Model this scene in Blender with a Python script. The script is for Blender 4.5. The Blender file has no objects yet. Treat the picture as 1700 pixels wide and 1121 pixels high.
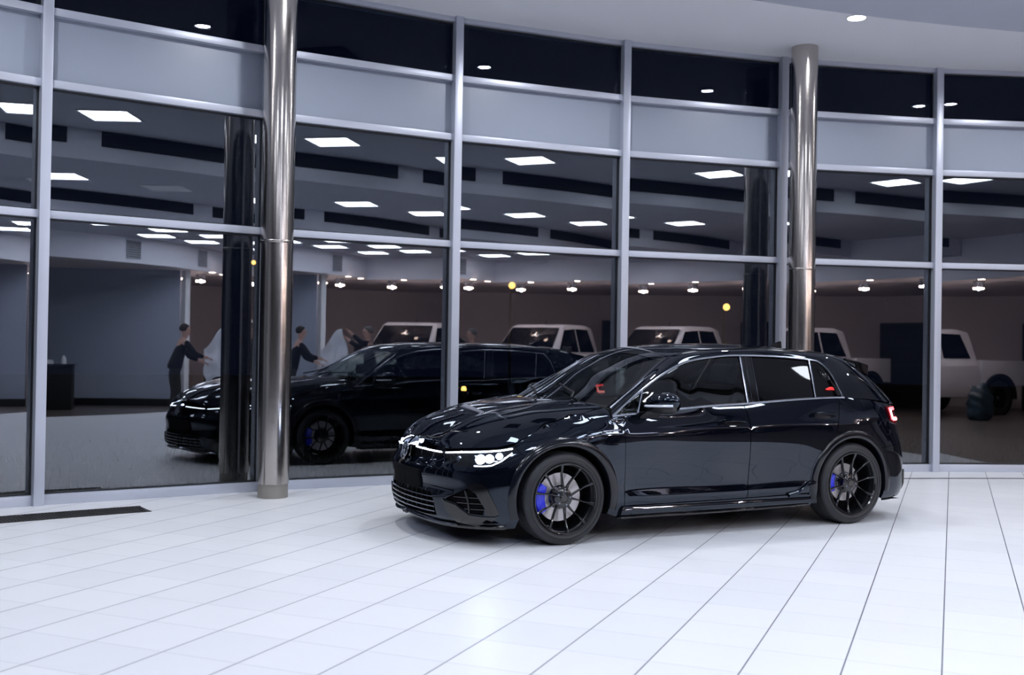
import bpy, bmesh, math, random
import numpy as np
from mathutils import Vector, Matrix
from mathutils.geometry import delaunay_2d_cdt
random.seed(7)
SC = bpy.context.scene
COL = SC.collection

# ------------------------------------------------------------------ camera
F_PX = 1780.0
CAM_Z = 1.365
ROLL = math.radians(0.92)
PITCH = math.atan((579.0 - 560.5) / F_PX)
cam_d = bpy.data.cameras.new('camera')
cam = bpy.data.objects.new('camera', cam_d)
COL.objects.link(cam)
cam_d.sensor_width = 36.0
cam_d.lens = 36.0 * F_PX / 1700.0
cam_d.clip_end = 300
fwd = Vector((0, math.cos(PITCH), math.sin(PITCH)))
up0 = Vector((0, -math.sin(PITCH), math.cos(PITCH)))
rt0 = Vector((1, 0, 0))
cr, sr = math.cos(ROLL), math.sin(ROLL)
rt = cr * rt0 + sr * up0
up = -sr * rt0 + cr * up0
cam.matrix_world = Matrix(((rt.x, up.x, -fwd.x, 0), (rt.y, up.y, -fwd.y, 0), (rt.z, up.z, -fwd.z, CAM_Z), (0, 0, 0, 1)))
cam_d.dof.use_dof = True
cam_d.dof.focus_distance = 8.2
cam_d.dof.aperture_fstop = 2.2
SC.camera = cam

# ------------------------------------------------------------------ world, exposure
W = bpy.data.worlds.new('night_sky')
SC.world = W
W.use_nodes = True
bg = W.node_tree.nodes['Background']
bg.inputs[0].default_value = (0.012, 0.018, 0.045, 1)
bg.inputs[1].default_value = 0.25
SC.view_settings.view_transform = 'Standard'
SC.view_settings.look = 'None'
SC.view_settings.gamma = 1.0
SC.view_settings.use_curve_mapping = False
SC.view_settings.exposure = 0.0
SC.cycles.use_denoising = True
SC.cycles.max_bounces = 14
SC.cycles.glossy_bounces = 8
SC.cycles.transparent_max_bounces = 24
SC.cycles.sample_clamp_indirect = 6.0
SC.cycles.blur_glossy = 0.3
SC.cycles.caustics_reflective = False
SC.cycles.caustics_refractive = False
PANEL_E = 20.5
DOWN_W = 40.0

# ------------------------------------------------------------------ materials
def mat(name, col=(.5, .5, .5), rough=.5, metal=0., emit=None, estr=0., coat=0., spec=.5, alpha=1., trans=0., ior=1.45, aniso=0.):
    m = bpy.data.materials.new(name)
    m.use_nodes = True
    b = m.node_tree.nodes['Principled BSDF']
    if name == 'black_car_paint': b.inputs['Specular Tint'].default_value = (.72, .84, 1., 1)
    b.inputs['Base Color'].default_value = (*col, 1)
    b.inputs['Roughness'].default_value = rough
    b.inputs['Metallic'].default_value = metal
    b.inputs['Specular IOR Level'].default_value = spec
    b.inputs['Coat Weight'].default_value = coat
    b.inputs['Coat Roughness'].default_value = 0.0
    b.inputs['IOR'].default_value = ior
    b.inputs['Anisotropic'].default_value = aniso
    b.inputs['Transmission Weight'].default_value = trans
    if emit:
        b.inputs['Emission Color'].default_value = (*emit, 1)
        b.inputs['Emission Strength'].default_value = estr
    return m

def nodes(m):
    return m.node_tree.nodes, m.node_tree.links

def noise_bump(m, scale, strength, dist=.002, stretch=None):
    n, l = nodes(m)
    tc = n.new('ShaderNodeTexCoord'); mp = n.new('ShaderNodeMapping'); t = n.new('ShaderNodeTexNoise'); b = n.new('ShaderNodeBump')
    if stretch: mp.inputs['Scale'].default_value = stretch
    t.inputs['Scale'].default_value = scale
    b.inputs['Strength'].default_value = strength
    b.inputs['Distance'].default_value = dist
    l.new(tc.outputs['Object'], mp.inputs[0]); l.new(mp.outputs[0], t.inputs[0]); l.new(t.outputs['Fac'], b.inputs['Height'])
    l.new(b.outputs[0], n['Principled BSDF'].inputs['Normal'])
    return m

def glass(name, tint=(.9, .93, .95), refl=.1, edge=.9):
    m = bpy.data.materials.new(name)
    m.use_nodes = True
    n, l = nodes(m)
    n.clear()
    o = n.new('ShaderNodeOutputMaterial'); t = n.new('ShaderNodeBsdfTransparent'); g = n.new('ShaderNodeBsdfGlossy'); mx = n.new('ShaderNodeMixShader')
    lw = n.new('ShaderNodeFresnel'); mr = n.new('ShaderNodeMapRange')
    lw.inputs['IOR'].default_value = 1.5
    mr.inputs['From Min'].default_value = .04; mr.inputs['From Max'].default_value = 1
    mr.inputs['To Min'].default_value = refl; mr.inputs['To Max'].default_value = edge
    t.inputs[0].default_value = (*tint, 1)
    g.inputs['Roughness'].default_value = 0.0
    g.inputs[0].default_value = (.93, .95, 1, 1)
    l.new(lw.outputs[0], mr.inputs[0]); l.new(mr.outputs[0], mx.inputs[0]); l.new(t.outputs[0], mx.inputs[1]); l.new(g.outputs[0], mx.inputs[2])
    l.new(mx.outputs[0], o.inputs[0])
    return m

def tile_mat():
    m = mat('floor_tiles', (.80, .82, .86), .33, spec=.45)
    n, l = nodes(m)
    b = n['Principled BSDF']
    tc = n.new('ShaderNodeTexCoord'); mp = n.new('ShaderNodeMapping')
    mp.vector_type = 'TEXTURE'
    mp.inputs['Location'].default_value = (-2.2586, 5.0563, 0)
    mp.inputs['Rotation'].default_value = (0, 0, math.radians(-22.37))
    mp.inputs['Scale'].default_value = (.3983, .3983, 1)
    l.new(tc.outputs['Object'], mp.inputs[0])
    sp = n.new('ShaderNodeSeparateXYZ'); l.new(mp.outputs[0], sp.inputs[0])
    def line(sock, w):
        f = n.new('ShaderNodeMath'); f.operation = 'PINGPONG'; f.inputs[1].default_value = .5
        l.new(sock, f.inputs[0])
        r = n.new('ShaderNodeMapRange'); r.inputs['From Min'].default_value = w * .6; r.inputs['From Max'].default_value = w
        r.inputs['To Min'].default_value = 1; r.inputs['To Max'].default_value = 0
        l.new(f.outputs[0], r.inputs[0])
        return r.outputs[0]
    gi = line(sp.outputs[0], .0090)
    gj = line(sp.outputs[1], .0055)
    sc = n.new('ShaderNodeMath'); sc.operation = 'MULTIPLY'; sc.inputs[1].default_value = .40
    l.new(gj, sc.inputs[0])
    mx = n.new('ShaderNodeMath'); mx.operation = 'MAXIMUM'
    l.new(gi, mx.inputs[0]); l.new(sc.outputs[0], mx.inputs[1])
    # a slightly different tone for every tile
    fl = n.new('ShaderNodeVectorMath'); fl.operation = 'FLOOR'; l.new(mp.outputs[0], fl.inputs[0])
    wn = n.new('ShaderNodeTexWhiteNoise'); l.new(fl.outputs[0], wn.inputs[0])
    hs = n.new('ShaderNodeMix'); hs.data_type = 'RGBA'
    hs.inputs[6].default_value = (.775, .79, .825, 1); hs.inputs[7].default_value = (.82, .83, .86, 1)
    l.new(wn.outputs['Value'], hs.inputs[0])
    no = n.new('ShaderNodeTexNoise'); no.inputs['Scale'].default_value = 3.0; no.inputs['Detail'].default_value = 5
    l.new(tc.outputs['Object'], no.inputs[0])
    mm = n.new('ShaderNodeMix'); mm.data_type = 'RGBA'; mm.blend_type = 'MULTIPLY'
    rr = n.new('ShaderNodeMapRange'); rr.inputs['To Min'].default_value = 0; rr.inputs['To Max'].default_value = .18
    l.new(no.outputs['Fac'], rr.inputs[0]); l.new(rr.outputs[0], mm.inputs[0])
    l.new(hs.outputs[2], mm.inputs[6]); mm.inputs[7].default_value = (.82, .83, .86, 1)
    cm = n.new('ShaderNodeMix'); cm.data_type = 'RGBA'
    l.new(mx.outputs[0], cm.inputs[0]); l.new(mm.outputs[2], cm.inputs[6]); cm.inputs[7].default_value = (.06, .06, .10, 1)
    l.new(cm.outputs[2], b.inputs['Base Color'])
    ro = n.new('ShaderNodeMapRange'); ro.inputs['To Min'].default_value = .24; ro.inputs['To Max'].default_value = .42
    l.new(no.outputs['Fac'], ro.inputs[0]); l.new(ro.outputs[0], b.inputs['Roughness'])
    bp = n.new('ShaderNodeBump'); bp.invert = True; bp.inputs['Strength'].default_value = .5; bp.inputs['Distance'].default_value = .002
    l.new(mx.outputs[0], bp.inputs['Height']); l.new(bp.outputs[0], b.inputs['Normal'])
    return m

M = dict(
    tiles=tile_mat(),
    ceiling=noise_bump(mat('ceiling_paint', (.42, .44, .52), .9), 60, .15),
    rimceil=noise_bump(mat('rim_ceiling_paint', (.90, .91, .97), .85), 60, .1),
    fascia=mat('fascia_paint', (.86, .87, .96), .85),
    slot=mat('diffuser_black', (.012, .012, .014), .7),
    alu=mat('aluminium_frame', (.52, .55, .64), .38, .35),
    alud=mat('frame_gasket', (.02, .022, .028), .5),
    pane=glass('window_glass', (.74, .78, .80), .135, 1),
    pane_top=glass('tinted_window_glass', (.5, .55, .65), .012, .6),
    frost=noise_bump(mat('frosted_panel', (.31, .35, .43), .32, spec=.5), 400, .1, .001),
    steel=noise_bump(mat('brushed_steel', (.52, .48, .45), .18, 1.), 4, .10, .01, (1, 1, 2)),
    collar=mat('column_collar', (.33, .31, .28), .5, .6),
    led=mat('led_diffuser', (.9, .9, .9), .5, emit=(.86, .92, 1.), estr=PANEL_E),
    led_dim=mat('led_diffuser_dim', (.9, .9, .9), .5, emit=(.86, .90, 1.), estr=27),
    led_off=mat('unlit_diffuser', (.75, .77, .82), .5),
    spot=mat('spot_lens', (.9, .9, .9), .4, emit=(.96, .93, 1.), estr=30),
    whitep=mat('white_trim', (.78, .79, .82), .5),
    wallgrey=noise_bump(mat('grey_wall', (.36, .40, .50), .8), 40, .1),
    wallbrown=noise_bump(mat('brown_wall', (.46, .41, .42), .85), 30, .1),
    wallwhite=mat('white_wall', (.6, .62, .68), .85),
    grate=mat('grate_metal', (.03, .028, .026), .4, .6),
    black=mat('black_plastic', (.012, .012, .014), .45),
    blackmatte=mat('matt_black', (.006, .006, .007), .75),
    lining=mat('dark_lining', (.004, .004, .005), .9, spec=.1),
    paint=mat('black_car_paint', (.0016, .0022, .005), .01, spec=.5, ior=1.62),
    pianob=mat('gloss_black_trim', (.004, .004, .005), .07, coat=.6),
    chrome=mat('satin_chrome', (.30, .32, .37), .2, 1.),
    dchrome=mat('dark_chrome', (.16, .17, .2), .12, 1.),
    rubber=noise_bump(mat('tyre_rubber', (.017, .018, .022), .5), 60, .15),
    alloy=mat('black_alloy', (.010, .011, .014), .22, .2, coat=.7),
    disc=mat('disc_steel', (.48, .46, .47), .32, .9),
    blue=mat('blue_caliper', (.015, .03, .75), .3, coat=.5, emit=(.02, .04, 1), estr=0.0),
    cglass=glass('car_window_glass', (.42, .48, .45), .06, 1),
    wglass=glass('windscreen_glass', (.72, .78, .76), .05, 1),
    privacy=mat('privacy_glass', (.002, .002, .0025), .02, spec=.5),
    lens=glass('clear_lens', (.95, .97, 1), .05, 1),
    drl=mat('daylight_strip', (.9, .9, 1), .3, emit=(.82, .9, 1.), estr=8),
    beam=mat('headlight_beam_lens', (.9, .9, 1), .2, emit=(.55, .66, 1.), estr=30),
    bowl=mat('lit_reflector', (.6, .65, .8), .3, .8, emit=(.6, .7, 1.), estr=1.3),
    taill=mat('tail_light_glow', (.8, .02, .03), .3, emit=(1., .06, .07), estr=9),
    tailw=mat('tail_light_core', (.9, .3, .3), .3, emit=(1., .42, .36), estr=7),
    tailred=mat('tail_light_lens', (.10, .002, .006), .08, coat=1.),
    red=mat('red_sticker', (.8, .02, .02), .5, emit=(1, .03, .03), estr=0.35),
    seat=mat('seat_cloth', (.03, .03, .034), .9),
    dash=mat('dashboard_plastic', (.05, .055, .055), .6),
    whitecar=mat('white_car_paint', (.86, .86, .93), .3, coat=1.),
    amber=mat('amber_lamp', (1, .6, .1), .5, emit=(1., .55, .12), estr=5),
    warm=mat('warm_lamp', (1, .8, .6), .5, emit=(1., .70, .55), estr=60),
    white_light=mat('far_white_lamp', (1, 1, 1), .5, emit=(.9, .92, 1.), estr=40),
)

# ------------------------------------------------------------------ mesh helpers
def mk(name, V, Fs, m, parent=None, N=None, smooth=False, loc=None):
    V = [tuple(map(float, v)) for v in V]
    Fs = [tuple(int(i) for i in f) for f in Fs]
    if N is not None:
        N = np.asarray(N, float)
        A = np.asarray(V)
        out = []
        for f in Fs:
            a, b, c = A[f[0]], A[f[1]], A[f[2]]
            g = np.cross(b - a, c - a)
            if len(f) == 4: g = g + np.cross(c - a, A[f[3]] - a)
            s = N[list(f)].sum(0)
            out.append(f if g @ s >= 0 else f[::-1])
        Fs = out
    me = bpy.data.meshes.new(name)
    me.from_pydata(V, [], Fs)
    me.update()
    if smooth or N is not None:
        me.polygons.foreach_set('use_smooth', [True] * len(me.polygons))
    if N is not None:
        nn = N / (np.linalg.norm(N, axis=1, keepdims=True) + 1e-12)
        me.normals_split_custom_set_from_vertices([tuple(v) for v in nn])
    me.materials.append(m)
    o = bpy.data.objects.new(name, me)
    COL.objects.link(o)
    if parent: o.parent = parent
    if loc is not None: o.location = loc
    return o

class MB:
    """collects simple shapes into one mesh"""
    def __init__(s): s.V = []; s.F = []
    def add(s, V, Fs):
        k = len(s.V); s.V += [tuple(v) for v in V]; s.F += [tuple(i + k for i in f) for f in Fs]
    def box(s, c, size, rz=0., axes=None):
        cx, cy, cz = c; hx, hy, hz = size[0] / 2, size[1] / 2, size[2] / 2
        if axes is None:
            ca, sa = math.cos(rz), math.sin(rz)
            axes = ((ca, sa, 0), (-sa, ca, 0), (0, 0, 1))
        a, b, d = axes
        V = []
        for i in (-1, 1):
            for j in (-1, 1):
                for k in (-1, 1):
                    V.append(tuple(c[q] + a[q] * hx * i + b[q] * hy * j + d[q] * hz * k for q in range(3)))
        s.add(V, [(0, 1, 3, 2), (4, 6, 7, 5), (0, 4, 5, 1), (2, 3, 7, 6), (0, 2, 6, 4), (1, 5, 7, 3)])
        return s
    def tube(s, pts, r, n=8, cap=True):
        pts = [Vector(p) for p in pts]
        rs = r if isinstance(r, (list, tuple)) else [r] * len(pts)
        rings = []
        prev = None
        for i, p in enumerate(pts):
            t = (pts[min(i + 1, len(pts) - 1)] - pts[max(i - 1, 0)])
            if t.length < 1e-9: t = Vector((0, 0, 1))
            t.normalize()
            if prev is None:
                u = t.orthogonal().normalized()
            else:
                u = prev - t * prev.dot(t)
                u = u.normalized() if u.length > 1e-6 else t.orthogonal().normalized()
            prev = u
            w = t.cross(u)
            rings.append([p + (u * math.cos(2 * math.pi * k / n) + w * math.sin(2 * math.pi * k / n)) * rs[i] for k in range(n)])
        V = [tuple(v) for r_ in rings for v in r_]
        Fs = []
        for i in range(len(pts) - 1):
            for k in range(n):
                Fs.append((i * n + k, i * n + (k + 1) % n, (i + 1) * n + (k + 1) % n, (i + 1) * n + k))
        if cap:
            Fs.append(tuple(range(n))[::-1]); Fs.append(tuple((len(pts) - 1) * n + k for k in range(n)))
        s.add(V, Fs); return s
    def lathe(s, prof, n=48, axis='z', c=(0, 0, 0)):
        V = []; Fs = []
        m_ = len(prof)
        for k in range(n):
            a = 2 * math.pi * k / n
            for r, h in prof:
                p = (r * math.cos(a), r * math.sin(a), h) if axis == 'z' else (r * math.cos(a), h, r * math.sin(a))
                V.append((p[0] + c[0], p[1] + c[1], p[2] + c[2]))
        for k in range(n):
            for i in range(m_ - 1):
                q = (k * m_ + i, ((k + 1) % n) * m_ + i, ((k + 1) % n) * m_ + i + 1, k * m_ + i + 1)
                Fs.append(q if axis == 'z' else q[::-1])
        s.add(V, Fs); return s
    def build(s, name, m, parent=None, smooth=False, bevel=0., loc=None, seg=2, ang=35, merge=True):
        me = bpy.data.meshes.new(name)
        me.from_pydata(s.V, [], s.F)
        bm = bmesh.new(); bm.from_mesh(me)
        if merge: bmesh.ops.remove_doubles(bm, verts=bm.verts, dist=1e-5)
        bmesh.ops.recalc_face_normals(bm, faces=bm.faces)
        if bevel > 0:
            ed = [e for e in bm.edges if len(e.link_faces) == 2 and e.calc_face_angle(0) > math.radians(30)]
            bmesh.ops.bevel(bm, geom=ed, offset=bevel, segments=seg, affect='EDGES', profile=.6)
        bm.to_mesh(me); bm.free()
        if smooth or bevel > 0:
            me.polygons.foreach_set('use_smooth', [True] * len(me.polygons))
            me.set_sharp_from_angle(angle=math.radians(ang))
        me.materials.append(m)
        o = bpy.data.objects.new(name, me); COL.objects.link(o)
        if parent: o.parent = parent
        if loc is not None: o.location = loc
        return o

def empty(name, loc=(0, 0, 0), rz=0.):
    o = bpy.data.objects.new(name, None); COL.objects.link(o)
    o.empty_display_size = .2
    o.location = loc; o.rotation_euler = (0, 0, rz)
    return o

def tag(o, label=None, cat=None, group=None, kind=None):
    if label: o['label'] = label
    if cat: o['category'] = cat
    if group: o['group'] = group
    if kind: o['kind'] = kind
    return o

def structure(o):
    o['kind'] = 'structure'; return o

# ------------------------------------------------------------------ the round showroom: everything concentric about CC
CC = np.array([7.4707, -5.9514]); RR = 18.7825
def P2(off, deg):
    a = math.radians(deg); r = RR - off
    return (CC[0] + r * math.sin(a), CC[1] + r * math.cos(a))
M0, DA = -37.457, 5.962           # mullion 0 angle, bay step
def mang(k): return M0 + DA * k
K0, K1 = -4, 11
ZT1, ZT2, ZT3, ZTOP = 2.425, 3.518, 4.1236, 4.7487
A_L, A_R = mang(K0), mang(K1)

def ring(name, o0, o1, z0, z1, a0, a1, m, step=2., thick=None):
    """flat ring sector slab between offsets o0<o1"""
    n = max(2, int(abs(a1 - a0) / step))
    b = MB(); V = []; Fs = []
    for i in range(n + 1):
        a = a0 + (a1 - a0) * i / n
        for o, z in ((o0, z0), (o1, z0), (o1, z1), (o0, z1)):
            V.append((*P2(o, a), z))
    for i in range(n):
        for k in range(4):
            Fs.append((i * 4 + k, i * 4 + (k + 1) % 4, i * 4 + 4 + (k + 1) % 4, i * 4 + 4 + k))
    Fs.append((0, 1, 2, 3)); Fs.append((n * 4 + 3, n * 4 + 2, n * 4 + 1, n * 4))
    b.add(V, Fs)
    return b.build(name, m)

# floor and ground outside
b = MB()
V = [(*P2(-.12, A_L + (A_R - A_L) * i / 60), 0) for i in range(61)]
V2 = [(19.0, 8.5, 0), (19.0, -13, 0), (-9.5, -13, 0)]
allv = V + V2
nv = len(allv)
b.add(allv + [(x, y, -.15) for x, y, z in allv], [tuple(range(nv))[::-1], tuple(range(nv, 2 * nv))] + [(i, (i + 1) % nv, nv + (i + 1) % nv, nv + i) for i in range(nv)])
structure(b.build('floor', M['tiles']))

mg = mat('night_grass_soil', (.006, .007, .003), .95, spec=.05)
b = MB()
NG = 70
V = [(*P2(-.13, -75 + 130 * i / NG), -.05) for i in range(NG + 1)] + [(*P2(-40, -75 + 130 * i / NG), -.05) for i in range(NG + 1)]
b.add(V, [(i, i + 1, NG + 2 + i, NG + 1 + i) for i in range(NG)])
structure(b.build('ground', mg))
# blades of grass just outside the glass
rg = random.Random(3)
V = []; Fs = []
for i in range(9000):
    a = rg.uniform(-50, 4); o = -.2 - 6 * rg.random() ** 2
    x, y = P2(o, a); h = .04 + .10 * rg.random() ** 2; w = .004 + .004 * rg.random()
    if rg.random() < .02: h += .25
    t = rg.uniform(0, math.pi); dx, dy = math.cos(t) * w, math.sin(t) * w
    lx, ly = rg.uniform(-.5, .5) * h, rg.uniform(-.5, .5) * h
    k = len(V)
    V += [(x - dx, y - dy, -.05), (x + dx, y + dy, -.05), (x + dx * .6 + lx * .4, y + dy * .6 + ly * .4, -.05 + h * .6), (x - dx * .6 + lx * .4, y - dy * .6 + ly * .4, -.05 + h * .6), (x + lx, y + ly, -.05 + h)]
    Fs += [(k, k + 1, k + 2, k + 3), (k + 3, k + 2, k + 4)]
g = mk('grass', V, Fs, mat('grass_blades', (.028, .036, .012), .9, spec=.05))
tag(g, 'dim green grass growing outside just beyond the glass front', 'grass', kind='stuff')

# ------------------------------------------------------------------ facade
def bay_frame(k):
    A = np.array(P2(0, mang(k))); B = np.array(P2(0, mang(k + 1)))
    d = (B - A); L = np.linalg.norm(d); d /= L
    n = np.array([d[1], -d[0]])     # towards the room
    return A, B, d, n, L

MUL_W, MUL_D = .085, .10
for k in range(K0, K1):
    A, B, d, n, L = bay_frame(k)
    rz = math.atan2(d[1], d[0])
    root = structure(empty('window_%d' % (k - K0 + 1), (*((A + B) / 2), 0), rz))
    w = L - .06
    # local x along the bay, local y points outwards (-n)
    def lb(z0, z1, y0, y1, ww=w):
        return MB().box((0, (y0 + y1) / 2, (z0 + z1) / 2), (ww, y1 - y0, z1 - z0))
    fr = [(0.0, .085, 'sill_rail'), (ZT1 - .033, ZT1 + .033, 'transom'), (ZT2 - .033, ZT2 + .033, 'transom'), (ZT3 - .033, ZT3 + .033, 'transom'), (ZTOP - .05, ZTOP, 'head_rail')]
    for z0, z1, nm in fr:
        lb(z0, z1, -.065, .05).build(nm, M['alu'], root, bevel=.004)
    for (z0, z1, mm) in ((.085, ZT1 - .033, 'pane'), (ZT1 + .033, ZT2 - .033, 'pane'), (ZT3 + .033, ZTOP - .05, 'pane_top')):
        # gasket round the pane, then the pane: one sheet of real thickness
        gz = MB()
        for zz in (z0 + .006, z1 - .006): gz.box((0, .0, zz), (w, .03, .012))
        for sx in (-1, 1): gz.box((sx * (w / 2 - .008), 0, (z0 + z1) / 2), (.016, .03, z1 - z0))
        gz.build('gasket', M['alud'], root)
        MB().box((0, .012, (z0 + z1) / 2), (w - .02, .001, z1 - z0 - .01)).build('glass_pane', M[mm], root)
    lb(ZT2 + .033, ZT3 - .033, .008, .02, w - .01).build('frosted_panel', M['frost'], root)
for k in range(K0, K1 + 1):
    a = mang(k); x, y = P2(0, a)
    o = MB().box((0, 0, ZTOP / 2), (MUL_W, MUL_D + .06, ZTOP)).build('trim_%d' % (k - K0 + 1), M['alu'], bevel=.005)
    o.location = (*P2(.03, a), 0); o.rotation_euler = (0, 0, math.radians(-a))
    structure(o)

# round steel columns standing inside the glass
def column(ang, off, label, jz=2.28):
    x, y = P2(off, ang)
    r = .142
    root = tag(empty('round_column', (x, y, 0)), label, 'column')
    b = MB(); b.lathe([(r, .125), (r, jz), (r - .004, jz + .002), (r - .004, jz + .01), (r + .002, jz + .012), (r + .002, ZTOP)], 64)
    sh = b.build('shaft', M['steel'], root, smooth=True)
    MB().lathe([(0, 0.001), (r - .008, .001), (r - .008, .126), (0, .126)], 64).build('base_collar', M['collar'], root, smooth=True)
    MB().lathe([(r + .003, jz - .004), (r + .005, jz), (r + .005, jz + .016), (r + .003, jz + .02)], 64).build('joint_band', M['steel'], root, smooth=True)
    return root
column(-31.63, .49, 'wide brushed steel round column standing on the floor left of the car')
column(-13.55, .50, 'brushed steel round column rising behind the roof of the car')
column(4.4, .50, 'brushed steel round column beyond the right edge of the view')

# ------------------------------------------------------------------ ceilings: stepped rings
CL, CR_ = -64, 31
ZA, ZB, ZC, ZD = 4.2, 3.8, 3.45, 2.95
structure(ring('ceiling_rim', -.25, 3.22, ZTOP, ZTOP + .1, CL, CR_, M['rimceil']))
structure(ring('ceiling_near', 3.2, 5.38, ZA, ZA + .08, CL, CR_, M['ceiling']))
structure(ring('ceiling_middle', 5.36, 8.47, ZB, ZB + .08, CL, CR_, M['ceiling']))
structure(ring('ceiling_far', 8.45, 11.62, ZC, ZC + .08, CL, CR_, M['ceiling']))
def fascia(name, off, z0, z1, slots, m=M['fascia']):
    structure(ring(name, off - .012, off + .03, z0, z1, CL, CR_, m))
structure(ring('trim_rim_fascia', 3.205, 3.24, ZA + .01, ZTOP + .02, CL, CR_, M['fascia']))
structure(ring('trim_near_fascia', 5.352, 5.385, ZB - .002, ZA + .02, CL, CR_, M['fascia']))
structure(ring('trim_middle_fascia', 8.432, 8.465, ZC - .002, ZB + .02, CL, CR_, M['fascia']))
def slot(off, a0, a1, z0, z1, label):
    root = tag(empty('air_slot', (*P2(off, (a0 + a1) / 2), z0)), label, 'air vent', 'dark air slots in the ceiling steps')
    b = MB(); n = 10; V = []; Fs = []
    ox, oy = P2(off, (a0 + a1) / 2)
    for i in range(n + 1):
        a = a0 + (a1 - a0) * i / n
        for o, z in ((off - .004, 0), (off + .02, 0), (off + .02, z1 - z0), (off - .004, z1 - z0)):
            p = P2(o, a); V.append((p[0] - ox, p[1] - oy, z))
    for i in range(n):
        for k in range(4): Fs.append((i * 4 + k, i * 4 + (k + 1) % 4, i * 4 + 4 + (k + 1) % 4, i * 4 + 4 + k))
    Fs += [(0, 1, 2, 3), (n * 4 + 3, n * 4 + 2, n * 4 + 1, n * 4)]
    b.add(V, Fs); b.build('backing', M['slot'], root)
    for zz in (.3, .6):
        b = MB(); V = []; Fs = []
        for i in range(n + 1):
            a = a0 + (a1 - a0) * i / n
            for o, z in ((off - .012, -.003), (off - .004, -.003), (off - .004, .003), (off - .012, .003)):
                p = P2(o, a); V.append((p[0] - ox, p[1] - oy, z + (z1 - z0) * zz))
        for i in range(n):
            for k in range(4): Fs.append((i * 4 + k, i * 4 + (k + 1) % 4, i * 4 + 4 + (k + 1) % 4, i * 4 + 4 + k))
        b.add(V, Fs); b.build('slat', M['blackmatte'], root)
    return root
ORD = ['first', 'second', 'third', 'fourth', 'fifth', 'sixth', 'seventh', 'eighth', 'ninth', 'tenth', 'eleventh', 'twelfth']
for i, a0 in enumerate((-47.2, -31.2, -15.0, 2.4)):
    slot(5.34, a0, min(a0 + 14.1 + (1.3 if a0 == -15.0 else 0), 30), ZA - .21, ZA - .005, 'long black air slot in the front ceiling step, %s in its row' % ORD[i])
for i, (a0, a1) in enumerate(((-48, -32.2), (-30.5, -16.7), (-14.4, .6), (2.7, 17))):
    slot(8.42, a0, a1, ZB - .19, ZB - .005, 'long black air slot in the second ceiling step, %s in its row' % ORD[i])

def panel(off, ang, z, label, lit=True, group='square light panels in the ceiling', rot=None):
    x, y = P2(off, ang)
    root = tag(empty('ceiling_light_panel', (x, y, z), math.radians(-22.4 + 0)), label, 'ceiling light', group)
    s = .31
    f = MB()
    for i in (-1, 1):
        f.box((i * s, 0, -.006), (.02, 2 * s + .02, .016)); f.box((0, i * s, -.006), (2 * s - .02, .02, .016))
    f.build('frame', M['whitep'], root)
    MB().box((0, 0, -.003), (2 * s - .02, 2 * s - .02, .006)).build('diffuser', (M['led'] if z == ZA else M['led_dim']) if lit else M['led_off'], root)
    return root
n = 0
for i, a in enumerate((-49.2, -40.6, -32.1, -24.0, -15.6, -6.6, 1.9, 10.4)):
    panel(4.25, a, ZA, 'square white light panel, %s in the ring nearest the glass' % ORD[i])
for i, a in enumerate((-47.4, -39.4, -31.4, -23.5, -15.4, -7.5, .6)):
    panel(7.1, a, ZB, 'square %s light panel, %s in the middle ring' % ('unlit' if i == 3 else 'white', ORD[i]), lit=(i != 3))
for i, a in enumerate((-30, -22.3, -14.5, -7.0, 1.3, 8.6)):
    panel(9.65, a, ZC, 'square white light panel, %s in the inner ring' % ORD[i])
for i, a in enumerate((-10.5, -1.6, 9.0)):
    panel(10.75, a, ZC, 'square white light panel, %s in the innermost short ring' % ORD[i])

# round downlights in the rim
for i, a in enumerate((-49, -40.3, -31.5, -22.7, -13.7, -4.6, 4.4)):
    x, y = P2(1.62, a)
    lab = 'small round downlight in the white ceiling above the right column' if i == 4 else 'small round downlight in the white ceiling rim, %s along the glass' % ORD[i]
    root = tag(empty('round_downlight', (x, y, ZTOP)), lab, 'ceiling light', None if i == 4 else 'round downlights in the ceiling rim')
    MB().lathe([(.085, 0), (.105, 0), (.105, -.012), (.088, -.014), (.085, -.004)], 32).build('rim', M['whitep'], root, smooth=True)
    MB().lathe([(0, -.005), (.085, -.005), (.085, -.001), (0, -.001)], 32).build('lens', M['spot'], root)
    ld = bpy.data.lights.new('downlight_beam', 'AREA'); ld.shape = 'DISK'; ld.size = .15; ld.energy = DOWN_W; ld.spread = math.radians(165); ld.color = (.93, .95, 1.)
    lo = bpy.data.objects.new('downlight_beam', ld); COL.objects.link(lo); lo.parent = root; lo.location = (0, 0, -.0065)
# ceiling cassette
x, y = P2(2.2, -27.6)
root = tag(empty('ceiling_cassette', (x, y, ZTOP), math.radians(-20)), 'square ceiling air cassette mirrored dark in the top pane', 'air conditioner')
MB().box((0, 0, -.02), (.9, .9, .04)).build('frame', M['black'], root, bevel=.01)
MB().box((0, 0, -.045), (.6, .6, .012)).build('grille', M['slot'], root)

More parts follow.
